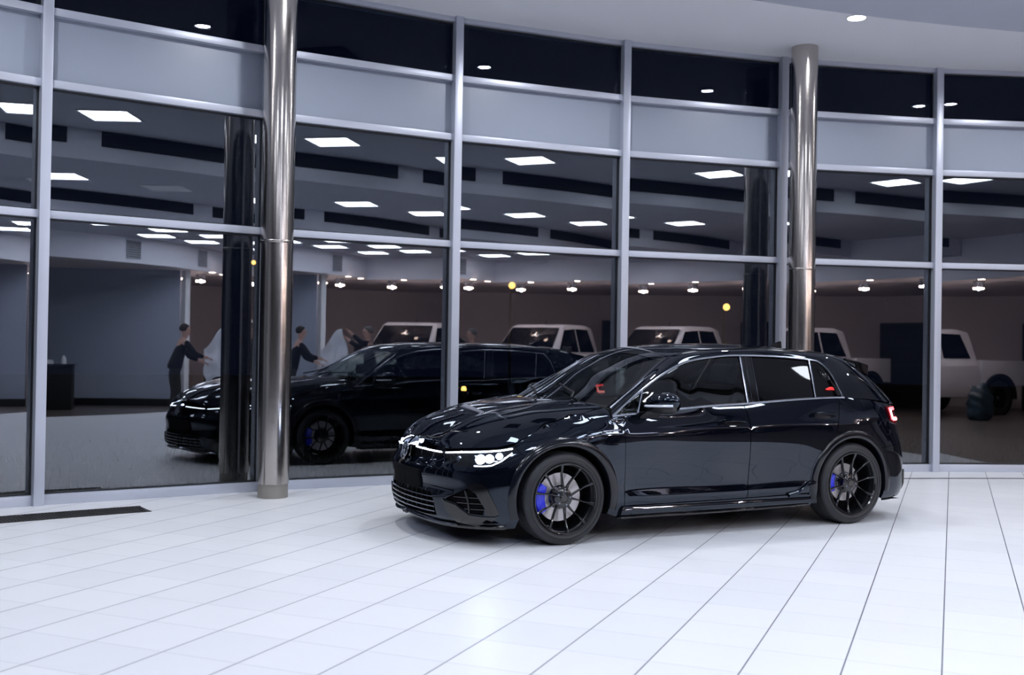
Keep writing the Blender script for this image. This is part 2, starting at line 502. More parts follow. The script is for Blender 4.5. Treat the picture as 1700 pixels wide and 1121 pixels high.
# inner low ceiling (disk plus its right-hand extension) with its white bulkhead
edge = []
for i in range(41):
    edge.append(P2(11.6, -62 + (20 + 62) * i / 40))
edge += [(10.65, 3.0), (11.7, 6.4), (13.2, 11.5)]
poly = edge + [(18.9, 10.5), (18.9, -12.9), (-8.0, -12.9)]
b = MB(); nn_ = len(poly)
b.add([(x, y, ZD) for x, y in poly] + [(x, y, ZD + .06) for x, y in poly], [tuple(range(nn_)), tuple(range(nn_, 2 * nn_))[::-1]] + [(i, (i + 1) % nn_, nn_ + (i + 1) % nn_, nn_ + i) for i in range(nn_)])
bm_o = b.build('ceiling_low', mat('low_ceiling_paint', (.62, .55, .55), .45)); structure(bm_o)
b = MB(); V = []; Fs = []
for i, (x, y) in enumerate(edge):
    x2, y2 = edge[min(i + 1, len(edge) - 1)]; x1, y1 = edge[max(i - 1, 0)]
    t = Vector((x2 - x1, y2 - y1)).normalized(); nx, ny = -t.y * .03, t.x * .03
    V += [(x + nx, y + ny, ZD), (x - nx, y - ny, ZD), (x - nx, y - ny, 4.3), (x + nx, y + ny, 4.3)]
for i in range(len(edge) - 1):
    for k in range(4): Fs.append((i * 4 + k, i * 4 + (k + 1) % 4, i * 4 + 4 + (k + 1) % 4, i * 4 + 4 + k))
b.add(V, Fs); structure(b.build('trim_bulkhead', M['fascia']))
# square vents on the bulkhead
for i, a in enumerate((-27, -9.5, 7.5)):
    x, y = P2(11.55, a)
    root = tag(empty('wall_vent', (x, y, 3.02), math.radians(-a)), 'square grey vent on the white bulkhead, %s in its row' % ORD[i], 'air vent', 'square vents on the bulkhead')
    MB().box((0, 0, .19), (.34, .02, .36)).build('frame', mat('vent_grey', (.25, .26, .30), .6), root, bevel=.004)
    for q in range(7): MB().box((0, .013, .05 + q * .045), (.30, .012, .012)).build('slat', M['black'], root)

# walls
def wall(name, pts, z0, z1, m, th=.08):
    b = MB()
    for (x0, y0), (x1, y1) in zip(pts[:-1], pts[1:]):
        L = math.hypot(x1 - x0, y1 - y0)
        b.box(((x0 + x1) / 2, (y0 + y1) / 2, (z0 + z1) / 2), (L + th * .5, th, z1 - z0), math.atan2(y1 - y0, x1 - x0))
    return structure(b.build(name, m, merge=False))
pl = P2(0, A_L); pr_ = P2(0, A_R)
wall('wall_left', [pl, (-9.3, pl[1] - 1.0), (-9.3, -12.9)], 0, 4.85, M['wallwhite'])
wall('wall_back', [(-9.3, -12.9), (18.9, -12.9)], 0, 4.85, M['wallwhite'])
wall('wall_right', [(18.9, -12.9), (18.9, 8.6), pr_], 0, 4.85, M['wallwhite'])
wall('wall_partition', [(8.25, .75), (6.95, -1.9), (5.2, -5.2), (4.0, -12.8)], 0, ZD, M['wallgrey'])
structure(MB().box((8.30, .88, ZD / 2), (.12, .14, ZD), math.radians(20)).build('trim_corner', M['whitep']))
wall('wall_brown', [(7.9, -.3), (12.2, -3.4), (15.9, -1.0), (17.2, 4), (17.9, 8.4)], 0, ZD, M['wallbrown'])
structure(MB().box((7.55, -.53, .08), (3.0, .1, .16), math.radians(63.9)).build('baseboard_partition', M['black']))

# warm spot lamps under the edge of the low ceiling
lampspots = []
for a in (9.5, 16.5): lampspots.append(P2(12.1, a))
lampspots += [(10.5, 1.1), (10.95, 2.35), (11.35, 3.7), (11.75, 5.1), (12.2, 6.5), (12.7, 8.2)]
for i, (x, y) in enumerate(lampspots):
    root = tag(empty('cluster_spotlight', (x, y, ZD)), 'warm ceiling spotlight cluster in the low brown zone, %s along the row' % ORD[i], 'lamp', 'warm spotlight clusters under the low ceiling')
    MB().lathe([(0, 0), (.12, 0), (.12, -.02), (0, -.02)], 24).build('ceiling_plate', M['chrome'], root, smooth=True)
    for q in range(3):
        t = q * 2.094
        cx, cy = .09 * math.cos(t), .09 * math.sin(t)
        c = MB().lathe([(.028, -.02), (.032, -.14), (.028, -.14), (.024, -.02)], 16, c=(cx, cy, 0)).build('lamp_tube', M['chrome'], root, smooth=True)
        MB().lathe([(0, -.125), (.030, -.135), (.036, -.155), (.030, -.175), (0, -.185)], 16, c=(cx, cy, 0)).build('bulb', M['warm'], c, smooth=True)
    ld = bpy.data.lights.new('cluster_glow', 'POINT'); ld.energy = 55; ld.color = (1., .84, .80); ld.shadow_soft_size = .04
    lo = bpy.data.objects.new('cluster_glow', ld); COL.objects.link(lo); lo.parent = root; lo.location = (0, 0, -.16)
    d2 = tag(MB().lathe([(0, -.004), (.07, -.004), (.07, -.001), (0, -.001)], 20).build('recessed_spot', M['warm']), 'small warm recessed ceiling spot beside a spotlight cluster', 'lamp', 'recessed spots in the low ceiling')
    d2.location = (x + .35 * math.cos(i), y + .45, ZD)

# floor grate along the glass on the left, thin slot on the right
root = tag(empty('floor_grate', (*P2(.69, -45), 0)), 'long black slotted floor grate set along the glass at left', 'floor grate')
gx, gy = P2(.69, -45)
def arcbar(o0, o1, a0, a1, z0, z1, n=24):
    V = []; Fs = []
    for i in range(n + 1):
        a = a0 + (a1 - a0) * i / n
        for o, z in ((o0, z0), (o1, z0), (o1, z1), (o0, z1)):
            p = P2(o, a); V.append((p[0] - gx, p[1] - gy, z))
    for i in range(n):
        for k in range(4): Fs.append((i * 4 + k, i * 4 + (k + 1) % 4, i * 4 + 4 + (k + 1) % 4, i * 4 + 4 + k))
    Fs += [(0, 1, 2, 3), (n * 4 + 3, n * 4 + 2, n * 4 + 1, n * 4)]
    return V, Fs
b = MB(); b.add(*arcbar(.54, .84, -56, -35.3, .0005, .003)); b.build('pit', M['blackmatte'], root)
b = MB(); b.add(*arcbar(.53, .545, -56, -35.3, .001, .007)); b.add(*arcbar(.835, .85, -56, -35.3, .001, .007)); b.build('edge_rail', M['grate'], root)
b = MB()
na = 260
for i in range(na):
    a = -56 + 20.7 * i / na
    p0 = P2(.55, a); p1 = P2(.83, a)
    c = ((p0[0] + p1[0]) / 2 - gx, (p0[1] + p1[1]) / 2 - gy, .005)
    b.box(c, (.008, .28, .004), math.radians(-a))
b.build('grate_bars', M['grate'], root)
gx, gy = 0, 0
b = MB(); b.add(*arcbar(.70, .735, -13, 28, .0005, .004)); structure(b.build('trim_floor_slot', M['blackmatte']))

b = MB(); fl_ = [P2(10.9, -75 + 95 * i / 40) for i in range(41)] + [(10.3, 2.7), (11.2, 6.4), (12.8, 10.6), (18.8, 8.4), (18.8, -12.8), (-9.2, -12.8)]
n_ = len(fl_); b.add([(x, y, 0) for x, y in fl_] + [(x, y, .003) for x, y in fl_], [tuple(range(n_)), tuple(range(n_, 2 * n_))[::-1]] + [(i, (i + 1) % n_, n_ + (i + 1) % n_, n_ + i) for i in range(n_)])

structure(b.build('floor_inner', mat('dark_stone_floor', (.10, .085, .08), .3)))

b = MB(); gx, gy = 0, 0; b.add(*arcbar(1.0, 10.95, -3.8, 29, 0, .0028)); structure(b.build('floor_added_dark', bpy.data.materials['dark_stone_floor']))  # added dark floor beyond the view, dims the floor mirrored in the glass
# things outside in the night
def street_lamp(x, y, h, m, label, r=.09):
    root = tag(empty('street_lamp', (x, y, -.05)), label, 'street lamp')
    MB().tube([(0, 0, 0), (0, 0, h), (.05, -.2, h + .1)], [.06, .045, .04], 8).build('pole', M['blackmatte'], root)
    bm = bmesh.new(); bmesh.ops.create_uvsphere(bm, u_segments=16, v_segments=10, radius=r)
    me = bpy.data.meshes.new('globe'); bm.to_mesh(me); bm.free(); me.materials.append(m)
    o = bpy.data.objects.new('globe', me); COL.objects.link(o); o.parent = root; o.location = (.05, -.28, h + .08)
    return root
def at(u, v, D):
    """a point D metres ahead that is seen at pixel u, v"""
    d = fwd + rt * ((u - 850) / F_PX) - up * ((v - 560.5) / F_PX)
    return Vector((0, 0, CAM_Z)) + d * (D / d.y)
for (u, v, D, mm, lab, r) in ((1206, 510, 38, 'amber', 'amber street lamp glowing outside right of the centre', .12), (850, 474, 42, 'amber', 'amber street lamp glowing outside above the white vehicle', .13), (421, 436, 30, 'amber', 'small yellow street lamp glowing beside the left column', .06)):
    p = at(u, v, D)
    street_lamp(p.x - .05, p.y + .28, p.z - .03, M[mm], lab, r)

for (u, v, D, lab) in ((756, 642, 24, 'parked car light on a stand-in post glowing far outside beside the second mullion from the left column'), (770, 645, 24.5, 'second parked car light on a stand-in post glowing far outside, just right of the other')):
    q = at(u, v, D)
    root = tag(empty('parked_car_light', (q.x, q.y, -.05)), lab, 'lamp')  # stands in for a parked car's light; the post is added
    MB().tube([(0, 0, 0), (0, 0, q.z)], .04, 10).build('post', M['blackmatte'], root)
    MB().lathe([(0, q.z), (.055, q.z), (.06, q.z + .03), (.045, q.z + .09), (0, q.z + .10)], 16).build('lamp_head', M['amber'], root, smooth=True)

# =================================================================== the black hatchback
def pch(x, X, Y):
    """C1 interpolation; X increasing (n,), Y (n,) or (n,k)"""
    X = np.asarray(X, float); Y = np.asarray(Y, float); x = np.clip(np.asarray(x, float), X[0], X[-1])
    h = np.diff(X); d = (np.diff(Y, axis=0).T / h).T
    m = np.empty_like(Y)
    hh = h.reshape((-1,) + (1,) * (Y.ndim - 1))
    m[1:-1] = (d[:-1] * hh[1:] + d[1:] * hh[:-1]) / (hh[1:] + hh[:-1])
    # limit overshoot
    s = np.sign(d[:-1]) * np.sign(d[1:])
    lim = 3 * np.minimum(abs(d[:-1]), abs(d[1:]))
    m[1:-1] = np.where(s <= 0, 0, np.sign(m[1:-1]) * np.minimum(abs(m[1:-1]), lim))
    m[0] = d[0]; m[-1] = d[-1]
    i = np.clip(np.searchsorted(X, x, side='right') - 1, 0, len(X) - 2)
    t = (x - X[i]) / h[i]
    if Y.ndim > 1: t = t[:, None]; H = h[i][:, None]
    else: H = h[i]
    return ((1 + 2 * t) * (1 - t) ** 2) * Y[i] + t * (1 - t) ** 2 * H * m[i] + t * t * (3 - 2 * t) * Y[i + 1] + t * t * (t - 1) * H * m[i + 1]

def cat(x, X, Y):
    """smooth C1 interpolation without limiting, for outlines"""
    X = np.asarray(X, float); Y = np.asarray(Y, float); x = np.asarray(x, float)
    h = np.diff(X); d = (np.diff(Y, axis=0).T / h).T
    m = np.empty_like(Y); hh = h.reshape((-1,) + (1,) * (Y.ndim - 1))
    m[1:-1] = (d[:-1] * hh[1:] + d[1:] * hh[:-1]) / (hh[1:] + hh[:-1]); m[0] = d[0]; m[-1] = d[-1]
    i = np.clip(np.searchsorted(X, x, side='right') - 1, 0, len(X) - 2)
    t = (x - X[i]) / h[i]
    if Y.ndim > 1: t = t[:, None]; H = h[i][:, None]
    else: H = h[i]
    return ((1 + 2 * t) * (1 - t) ** 2) * Y[i] + t * (1 - t) ** 2 * H * m[i] + t * t * (3 - 2 * t) * Y[i + 1] + t * t * (t - 1) * H * m[i + 1]

# plan outline, nose centre to tail centre along the left side
OUT = np.array([(2.185, 0), (2.175, .2), (2.145, .38), (2.09, .53), (2.0, .665), (1.88, .765), (1.72, .838), (1.5, .878), (1.25, .890), (.8, .892), (0, .893), (-.8, .893), (-1.25, .889), (-1.5, .876), (-1.72, .85), (-1.88, .81), (-1.99, .74), (-2.05, .62), (-2.085, .4), (-2.10, .2), (-2.105, 0)])
ext = np.vstack([OUT[2:0:-1] * [1, -1], OUT, OUT[-2:-4:-1] * [1, -1]])
cs = np.r_[0, np.cumsum(np.linalg.norm(np.diff(ext, axis=0), axis=1))]
dn = np.linspace(cs[2], cs[-3], 6001)
PO = cat(dn, cs, ext)
sl = np.r_[0, np.cumsum(np.linalg.norm(np.diff(PO, axis=0), axis=1))]
i0 = np.argmin(abs(PO[:, 0]))
UTAB = -(sl - sl[i0])            # u decreases towards the tail
UF, UR = UTAB[0], UTAB[-1]
# smooth the outline normals
TG = np.gradient(PO, axis=0); TG /= np.linalg.norm(TG, axis=1, keepdims=True)
ker = np.hanning(401); ker /= ker.sum()
TGp = np.vstack([TG[1:201][::-1] * [1, -1], TG, TG[-201:-1][::-1] * [1, -1]])
TGs = np.column_stack([np.convolve(TGp[:, q], ker, 'valid') for q in (0, 1)])
TGs /= np.linalg.norm(TGs, axis=1, keepdims=True)
NO = np.column_stack([-TGs[:, 1], TGs[:, 0]]) * -1     # outward
if NO[3000, 1] < 0: NO = -NO
def Cn(u):
    xs = UTAB[::-1]
    return (np.column_stack([np.interp(u, xs, PO[::-1, q]) for q in (0, 1)]), np.column_stack([np.interp(u, xs, NO[::-1, q]) for q in (0, 1)]))
def u_front_y(y): # u on the nose where the half width is y
    i = np.argmin(abs(PO[:2100, 1] - y)); return UTAB[i]
def u_rear_y(y):
    i = 3900 + np.argmin(abs(PO[3900:, 1] - y)); return UTAB[i]
def u_x(x):
    i = np.argmin(abs(PO[:, 0] - x)); return UTAB[i]

ST = [
 (UF, [(.10, .12), (.15, .05), (.20, .012), (.30, .005), (.40, .012), (.46, 0), (.51, .004), (.555, .03), (.60, .048), (.635, .056), (.655, .066), (.72, .14)]),
 (u_front_y(.45), [(.10, .12), (.15, .05), (.20, .012), (.30, .005), (.40, .010), (.46, 0), (.52, .008), (.56, .03), (.60, .046), (.64, .056), (.668, .068), (.72, .12)]),
 (u_front_y(.70), [(.10, .08), (.15, .03), (.22, .0), (.32, .0), (.42, .004), (.50, .012), (.56, .03), (.62, .05), (.68, .085), (.73, .15)]),
 (1.80, [(.10, .05), (.15, .02), (.22, .0), (.32, .0), (.45, .003), (.54, .012), (.60, .028), (.66, .055), (.712, .095), (.78, .17)]),
 (1.52, [(.10, .05), (.15, .02), (.25, .002), (.45, 0), (.60, .004), (.66, .013), (.70, .028), (.74, .052), (.77, .080), (.80, .125), (.83, .18)]),
 (1.25, [(.10, .05), (.2, .01), (.4, 0), (.62, 0), (.70, .004), (.765, .018), (.81, .040), (.85, .072), (.875, .105), (.893, .145)]),
 (1.06, [(.10, .06), (.2, .03), (.3, .018), (.42, .015), (.6, .004), (.70, 0), (.765, .004), (.81, .016), (.85, .032), (.89, .060), (.915, .095), (.935, .145)]),
 (.95, [(.10, .07), (.2, .04), (.3, .026), (.4, .022), (.55, .008), (.70, 0), (.765, .001), (.80, .010), (.85, .022), (.893, .036), (.925, .075), (.95, .145)]),
 (.75, [(.10, .07), (.165, .06), (.25, .036), (.31, .024), (.37, .030), (.45, .021), (.60, .005), (.72, 0), (.765, 0), (.80, .010), (.85, .022), (.90, .034), (.96, .05)]),
 (0., [(.10, .07), (.165, .06), (.25, .036), (.31, .020), (.36, .027), (.44, .021), (.60, .005), (.72, 0), (.775, 0), (.81, .010), (.86, .022), (.92, .036), (.98, .055)]),
 (-.75, [(.10, .07), (.165, .06), (.25, .034), (.31, .018), (.37, .022), (.45, .018), (.60, .004), (.72, 0), (.785, 0), (.82, .008), (.87, .020), (.95, .040), (1.02, .06)]),
 (-1.15, [(.10, .06), (.165, .05), (.3, .012), (.45, .006), (.60, 0), (.72, 0), (.795, .002), (.83, .010), (.88, .020), (.96, .038), (1.03, .056)]),
 (-1.5, [(.10, .06), (.2, .02), (.4, .0), (.72, 0), (.80, .008), (.88, .026), (.96, .055), (1.03, .085)]),
 (-1.8, [(.10, .08), (.2, .02), (.35, 0), (.55, 0), (.66, .012), (.76, .035), (.86, .06), (.96, .10), (1.0, .125)]),
 (u_rear_y(.62), [(.10, .12), (.2, .03), (.3, .0), (.5, 0), (.60, .02), (.70, .05), (.80, .07), (.90, .085), (.98, .12)]),
 (UR, [(.10, .14), (.2, .04), (.3, .0), (.5, 0), (.60, .03), (.70, .06), (.80, .07), (.90, .085), (.98, .11)]),
]
ST = ST[::-1]
SU = np.array([s[0] for s in ST])
def low(u, z):
    """outer skin of the lower body at arc position u, height z -> points"""
    u = np.atleast_1d(np.asarray(u, float)); z = np.atleast_1d(np.asarray(z, float))
    D = np.column_stack([pch(z, [a for a, _ in s[1]], [b_ for _, b_ in s[1]]) for s in ST])
    h = np.diff(SU); i = np.clip(np.searchsorted(SU, u, side='right') - 1, 0, len(SU) - 2)
    dd = np.diff(D, axis=1) / h
    m = np.zeros_like(D)
    m[:, 1:-1] = (dd[:, :-1] * h[1:] + dd[:, 1:] * h[:-1]) / (h[1:] + h[:-1])
    r = np.arange(len(u)); t = (u - SU[i]) / h[i]
    d = ((1 + 2 * t) * (1 - t) ** 2) * D[r, i] + t * (1 - t) ** 2 * h[i] * m[r, i] + t * t * (3 - 2 * t) * D[r, i + 1] + t * t * (t - 1) * h[i] * m[r, i + 1]
    C, n = Cn(u)
    p = C - n * d[:, None]
    return np.column_stack([p, z])
def nrm(surf, a, b_, e=.004):
    P1, P0 = surf(a + e, b_), surf(a - e, b_)
    Q1, Q0 = surf(a, b_ + e), surf(a, b_ - e)
    n = np.cross(P1 - P0, Q1 - Q0)
    return n / (np.linalg.norm(n, axis=1, keepdims=True) + 1e-12)

def pip(P, poly):
    x, y = P[:, 0], P[:, 1]; ins = np.zeros(len(P), bool)
    X, Y = poly[:, 0], poly[:, 1]; j = len(poly) - 1
    for i in range(len(poly)):
        c = ((Y[i] > y) != (Y[j] > y))
        with np.errstate(divide='ignore', invalid='ignore'):
            ins ^= c & (x < (X[j] - X[i]) * (y - Y[i]) / (Y[j] - Y[i]) + X[i])
        j = i
    return ins
def resamp(pts, step, closed=True):
    pts = np.asarray(pts, float); out = []
    n = len(pts)
    for i in range(n if closed else n - 1):
        a, b_ = pts[i], pts[(i + 1) % n]
        k = max(1, int(math.ceil(np.linalg.norm(b_ - a) / step)))
        for q in range(k): out.append(a + (b_ - a) * q / k)
    if not closed: out.append(pts[-1])
    return np.array(out)
def tri_region(outer, holes, step):
    O = resamp(outer, step); Hs = [resamp(h, step) for h in holes]
    x0, y0 = O.min(0); x1, y1 = O.max(0)
    gx, gy = np.meshgrid(np.arange(x0, x1, step), np.arange(y0, y1, step)); G = np.column_stack([gx.ravel(), gy.ravel()])
    G[:, 0] += (np.round((G[:, 1] - y0) / step) % 2) * step * .5
    ok = pip(G, O)
    for h in Hs: ok &= ~pip(G, h)
    G = G[ok]
    B_ = np.vstack([O] + Hs)
    if len(G):
        dmin = np.full(len(G), 9.)
        for q in range(0, len(G), 2000):
            dmin[q:q + 2000] = np.sqrt(((G[q:q + 2000, None] - B_[None]) ** 2).sum(2)).min(1)
        G = G[dmin > step * .55]
    V = np.vstack([B_, G]); E = []; k = 0; loops = []
    for Lp in [O] + Hs:
        n = len(Lp); E += [(k + i, k + (i + 1) % n) for i in range(n)]; loops.append(list(range(k, k + n))); k += n
    r = delaunay_2d_cdt([Vector(v) for v in V], E, [], 0, 1e-7)
    V2 = np.array([tuple(v) for v in r[0]]); T = np.array([tuple(f) for f in r[2]])
    c = V2[T].mean(1); ok = pip(c, O)
    for h in Hs: ok &= ~pip(c, h)
    T = T[ok]
    mp = {}
    for i, orig in enumerate(r[3]):
        for q in orig: mp[q] = i
    loops = [[mp[i] for i in L_] for L_ in loops]
    return V2, T, loops

def region(name, surf, outer, m, parent, holes=(), step=.035, off=0., thick=.012, side=1, both=False, nsgn=None):
    """a body panel: a piece of a surface with a turned-in rim; both=True mirrors it across the centre line"""
    V, T, loops = tri_region(outer, holes, step)
    P = surf(V[:, 0], V[:, 1]); N = nrm(surf, V[:, 0], V[:, 1])
    # orient outward: away from the car's middle axis
    ref = P - np.array([0.0, 0.0, .55]); ref[:, 0] *= .35
    if (N * ref).sum() < 0: N = -N
    P = P + N * off
    Vs = list(P); Ns = list(N); Fs = [tuple(t) for t in T]
    if thick:
        for L_ in loops:
            n = len(L_); k = len(Vs)
            for i in range(n):
                a, c = P[L_[i]], P[L_[(i + 1) % n]]
                nn_ = np.cross(c - a, N[L_[i]]); nn_ = nn_ / (np.linalg.norm(nn_) + 1e-9)
                s = .5 * nn_ + .0 * N[L_[i]]
                Vs += [P[L_[i]], P[L_[i]] - N[L_[i]] * thick]; Ns += [s, s]
            for i in range(n):
                j = (i + 1) % n
                Fs.append((k + 2 * i, k + 2 * j, k + 2 * j + 1, k + 2 * i + 1))
    Vs = np.array(Vs); Ns = np.array(Ns)
    fl = np.array([1, -1, 1])
    if side < 0: Vs = Vs * fl; Ns = Ns * fl
    if both:
        k = len(Vs); Vs = np.vstack([Vs, Vs * fl]); Ns = np.vstack([Ns, Ns * fl]); Fs = Fs + [tuple(i + k for i in f) for f in Fs]
    return mk(name, Vs, Fs, m, parent, N=Ns)

def surf_path(surf, pts, off=0., step=.03):
    q = resamp(pts, step, closed=False)
    P = surf(q[:, 0], q[:, 1]); N = nrm(surf, q[:, 0], q[:, 1])
    ref = P - np.array([0, 0, .55]); ref[:, 0] *= .35
    s = np.sign((N * ref).sum()); N = N * s
    return P + N * off, N
def strip(name, surf, pts, w, h, m, parent, side=1, both=False, off=0., step=.03, closed=False):
    """a raised bar following the skin: width w across, height h above it"""
    if closed: pts = list(pts) + [pts[0]]
    P, N = surf_path(surf, pts, off, step)
    T = np.gradient(P, axis=0); T /= np.linalg.norm(T, axis=1, keepdims=True) + 1e-12
    S = np.cross(T, N)
    V = []
    for p, s, n in zip(P, S, N):
        for a, b_ in ((-1, -.3), (-1, .55), (-.5, 1), (.5, 1), (1, .55), (1, -.3)):
            V.append(p + s * a * w / 2 + n * b_ * h)
    Fs = []
    k = 6
    for i in range(len(P) - 1):
        for q in range(k): Fs.append((i * k + q, i * k + (q + 1) % k, i * k + k + (q + 1) % k, i * k + k + q))
    Fs.append(tuple(range(k))); Fs.append(tuple((len(P) - 1) * k + q for q in range(k)))
    V = np.array(V)
    b = MB()
    if side > 0 or both: b.add(V, Fs)
    if side < 0 or both: b.add(V * [1, -1, 1], Fs)
    return b.build(name, m, parent, smooth=True, ang=50)

# car frame in the world
car = empty('hatchback_car', (1.19512, 8.84330, 0), math.radians(-154.01426))
tag(car, 'glossy black five-door hatchback with black wheels and blue brake calipers parked on the white tiles', 'car')
# (the car's left side faces the camera)
WB_F, WB_R, WR = 1.32, -1.312, .3255
ARCH_R = .372
def zb(x):   # belt line
    return float(pch([x], [-2.2, -1.93, -1.5, -1.25, -.95, -.28, .15, .42, .72, .95], [.955, .955, .995, 1.012, 1.004, .966, .948, .931, .908, .893])[0])
def arch_pts(xc, zlo_f, zlo_r, r=ARCH_R, n=28):
    """arch opening from its front foot over the top to its rear foot (u,z)"""
    a0 = math.asin((zlo_f - WR) / r); a1 = math.pi - math.asin((zlo_r - WR) / r)
    return [(xc + r * math.cos(a0 + (a1 - a0) * i / n), WR + r * .985 * math.sin(a0 + (a1 - a0) * i / n)) for i in range(n + 1)]
UXF, UXR = u_x(WB_F), u_x(WB_R)
P_ = M['paint']
SILLZ = .25
# --- hood edge in (u,z): nose centre, over the headlamp, along the wing top to the windscreen foot
HE = [(UF, .655), (u_front_y(.25), .654), (2.30, .645), (2.10, .661), (1.95, .669), (1.806, .682), (1.70, .704), (1.60, .752), (1.52, .792), (1.38, .850), (1.25, .890), (1.06, .930), (.95, .95)]
HEa = np.array(HE)
def he_z(u): return float(cat([u], HEa[::-1, 0], HEa[::-1, 1])[0])
HEd = np.column_stack([np.linspace(UF, .95, 700), cat(np.linspace(.95, UF, 700), HEa[::-1, 0], HEa[::-1, 1])[::-1]])
gap = .003
# --- headlamp outline in (u,z)
uh0 = 2.30; uh1 = 1.686
HLb = [(uh0, .612), (2.25, .585), (2.198, .561), (2.10, .549), (2.03, .545), (1.94, .545), (1.862, .552), (1.80, .583), (1.766, .606)]
HL = HLb + [(uh1, .672)] + [(u_, he_z(u_) - .005) for u_ in (uh1 + .014, 1.75, 1.806, 1.88, 1.95, 2.03, 2.10, 2.20, uh0)]
# --- front bumper with its openings
def lowz(u): return float(pch([u], [1.55, 1.8, 2.3, UF], [.130, .128, .126, .155])[0])
ub = np.linspace(UF, 1.74, 30)
af = arch_pts(UXF, .20, .165)
# bumper/wing seam runs from the lamp's rear corner down to the arch
seam_arch = [p for p in af if p[1] < .60 and p[0] > UXF]
seam_arch = sorted(seam_arch, key=lambda p: p[1])


# lower centre grille and side intake openings
g_lo = [(UF, .192), (u_front_y(.30), .186), (u_front_y(.45), .192), (u_front_y(.43), .28), (u_front_y(.385), .350), (u_front_y(.2), .356), (UF, .358)]
i_lo = [(2.222, .312), (2.16, .345), (2.038, .400), (2.0, .392), (1.974, .366), (1.91, .27), (1.918, .222), (2.014, .228), (2.118, .290)]
g_poly = g_lo
# outline that walks round the grille opening at the centre line

k_ = len(ub)

outer = g_lo + [(UF, .573), (u_front_y(.12), .575), (u_front_y(.30), .585), (uh0 + .001, .60)] + HLb + [(uh1, .668), (1.60, .60)] + seam_arch[::-1] + [(1.695, .130)] + [(u, lowz(u)) for u in ub[::-1]]
region('front_bumper', low, outer, P_, car, holes=[i_lo], step=.03, both=True, thick=.03)
def inset(surf, d):
    def f(a, b_):
        P = surf(a, b_); n = nrm(surf, a, b_)
        ref = P - np.array([0, 0, .55]); ref[:, 0] *= .35
        s = np.sign((n * ref).sum()); return P - n * s * d
    return f
region('lower_grille', inset(low, .03), g_lo, M['black'], car, step=.04, both=True, thick=0)
gr = region('side_intake', inset(low, .045), i_lo, M['black'], car, step=.04, thick=0, side=1)
gr2 = region('side_intake', inset(low, .045), i_lo, M['black'], car, step=.04, thick=0, side=-1)
for sd_, g_ in ((1, gr), (-1, gr2)):
    for zz, ua_, ub_ in ((.258, 2.06, 1.915), (.297, 2.12, 1.93), (.336, 2.15, 1.955)):
        strip('intake_slat', low, [(ua_, zz), (ub_, zz)], .012, .008, M['pianob'], g_, side=sd_, off=-.018)
    strip('intake_upright', low, [(2.02, .232), (2.03, .31), (2.055, .385)], .016, .01, M['pianob'], g_, side=sd_, off=-.012)
# four long slats in the centre grille
for zz in (.216, .250, .284, .318):
    strip('grille_slat', low, [(UF, zz), (u_front_y(.22), zz), (u_front_y(.43 - max(0, zz - .28) * .6), zz)], .014, .012, M['dchrome'], car, both=True, off=-.012)
for yy in (.08, .16, .24, .32, .40):
    strip('grille_upright', low, [(u_front_y(yy), .200), (u_front_y(yy), .350)], .006, .006, M['black'], car, both=True, off=-.022)
# front lip with a bright edge
strip('front_lip', low, [(u, lowz(u) + .012) for u in np.linspace(UF, 1.76, 24)], .03, .016, M['pianob'], car, both=True, off=.002)
strip('lip_edge', low, [(u, lowz(u) + .028) for u in np.linspace(UF, u_front_y(.62), 20)], .007, .022, M['dchrome'], car, both=True, off=.0)
# winglets: the tall blade beside each intake and its foot
for sd_ in (1, -1):
    region('bumper_blade', low, [(1.955, .445), (1.902, .42), (1.822, .264), (1.806, .234), (1.83, .222), (1.905, .224), (1.902, .27), (1.967, .368), (2.03, .405), (2.0, .432)], M['pianob'], car, step=.03, off=.016, thick=.018, side=sd_)
    region('intake_surround', low, [(2.24, .318), (2.222, .305), (2.118, .283), (2.014, .220), (1.918, .213), (1.84, .213), (1.81, .224), (1.862, .178), (1.974, .152), (2.118, .170), (2.206, .246)], M['pianob'], car, step=.03, off=.012, thick=.014, side=sd_)
# upper slot panel between the lamps (dark), light strip, number-plate base
region('nose_panel', low, [(UF, .573), (u_front_y(.12), .575), (u_front_y(.30), .585), (uh0 + .001, .60), (uh0 + .001, he_z(uh0) - .004), (u_front_y(.35), he_z(u_front_y(.35)) - .004), (u_front_y(.2), .650), (UF, .650)], M['pianob'], car, step=.03, off=-.006, thick=.01, both=True)
strip('light_strip', low, [(u_front_y(.075), .640), (u_front_y(.2), .637), (uh0 + .012, .631)], .010, .006, M['drl'], car, both=True, off=0)
pl_ = region('licence_plate_holder', low, [(UF, .362), (u_front_y(.255), .364), (u_front_y(.26), .37), (u_front_y(.26), .490), (u_front_y(.255), .494), (UF, .497)], M['lining'], car, step=.04, off=.014, thick=.016, both=True)
# emblem: ring with the V over the W
em = empty('emblem', (0, 0, 0)); 
eb = MB()
cx_, cz_ = float(low([UF], [.61])[0, 0]) + .018, .612
er = .058
def ep(y, z): return (cx_ - (z) * .25 - y * y * .8, y, cz_ + z)
eb.tube([ep(er * math.cos(t), er * math.sin(t)) for t in np.linspace(0, 2 * math.pi, 41)], .0055, 8)
for pts in ([(-.022, .048), (0, .008), (.022, .048)], [(-.050, .026), (-.024, -.045), (0, .0), (.024, -.045), (.050, .026)]):
    eb.tube([ep(*p) for p in resamp(pts, .01, False)], .0048, 6)
bpy.data.objects.remove(em)
eo = eb.build('emblem', M['chrome'], car, smooth=True)
MB().lathe([(0, 0), (er, 0), (er, .006), (0, .008)], 32).build('emblem_base', M['pianob'], eo, smooth=True)
bo = [o for o in eo.children][0]
bo.rotation_euler = (0, math.radians(76), 0); bo.location = (cx_ - .008, 0, cz_)

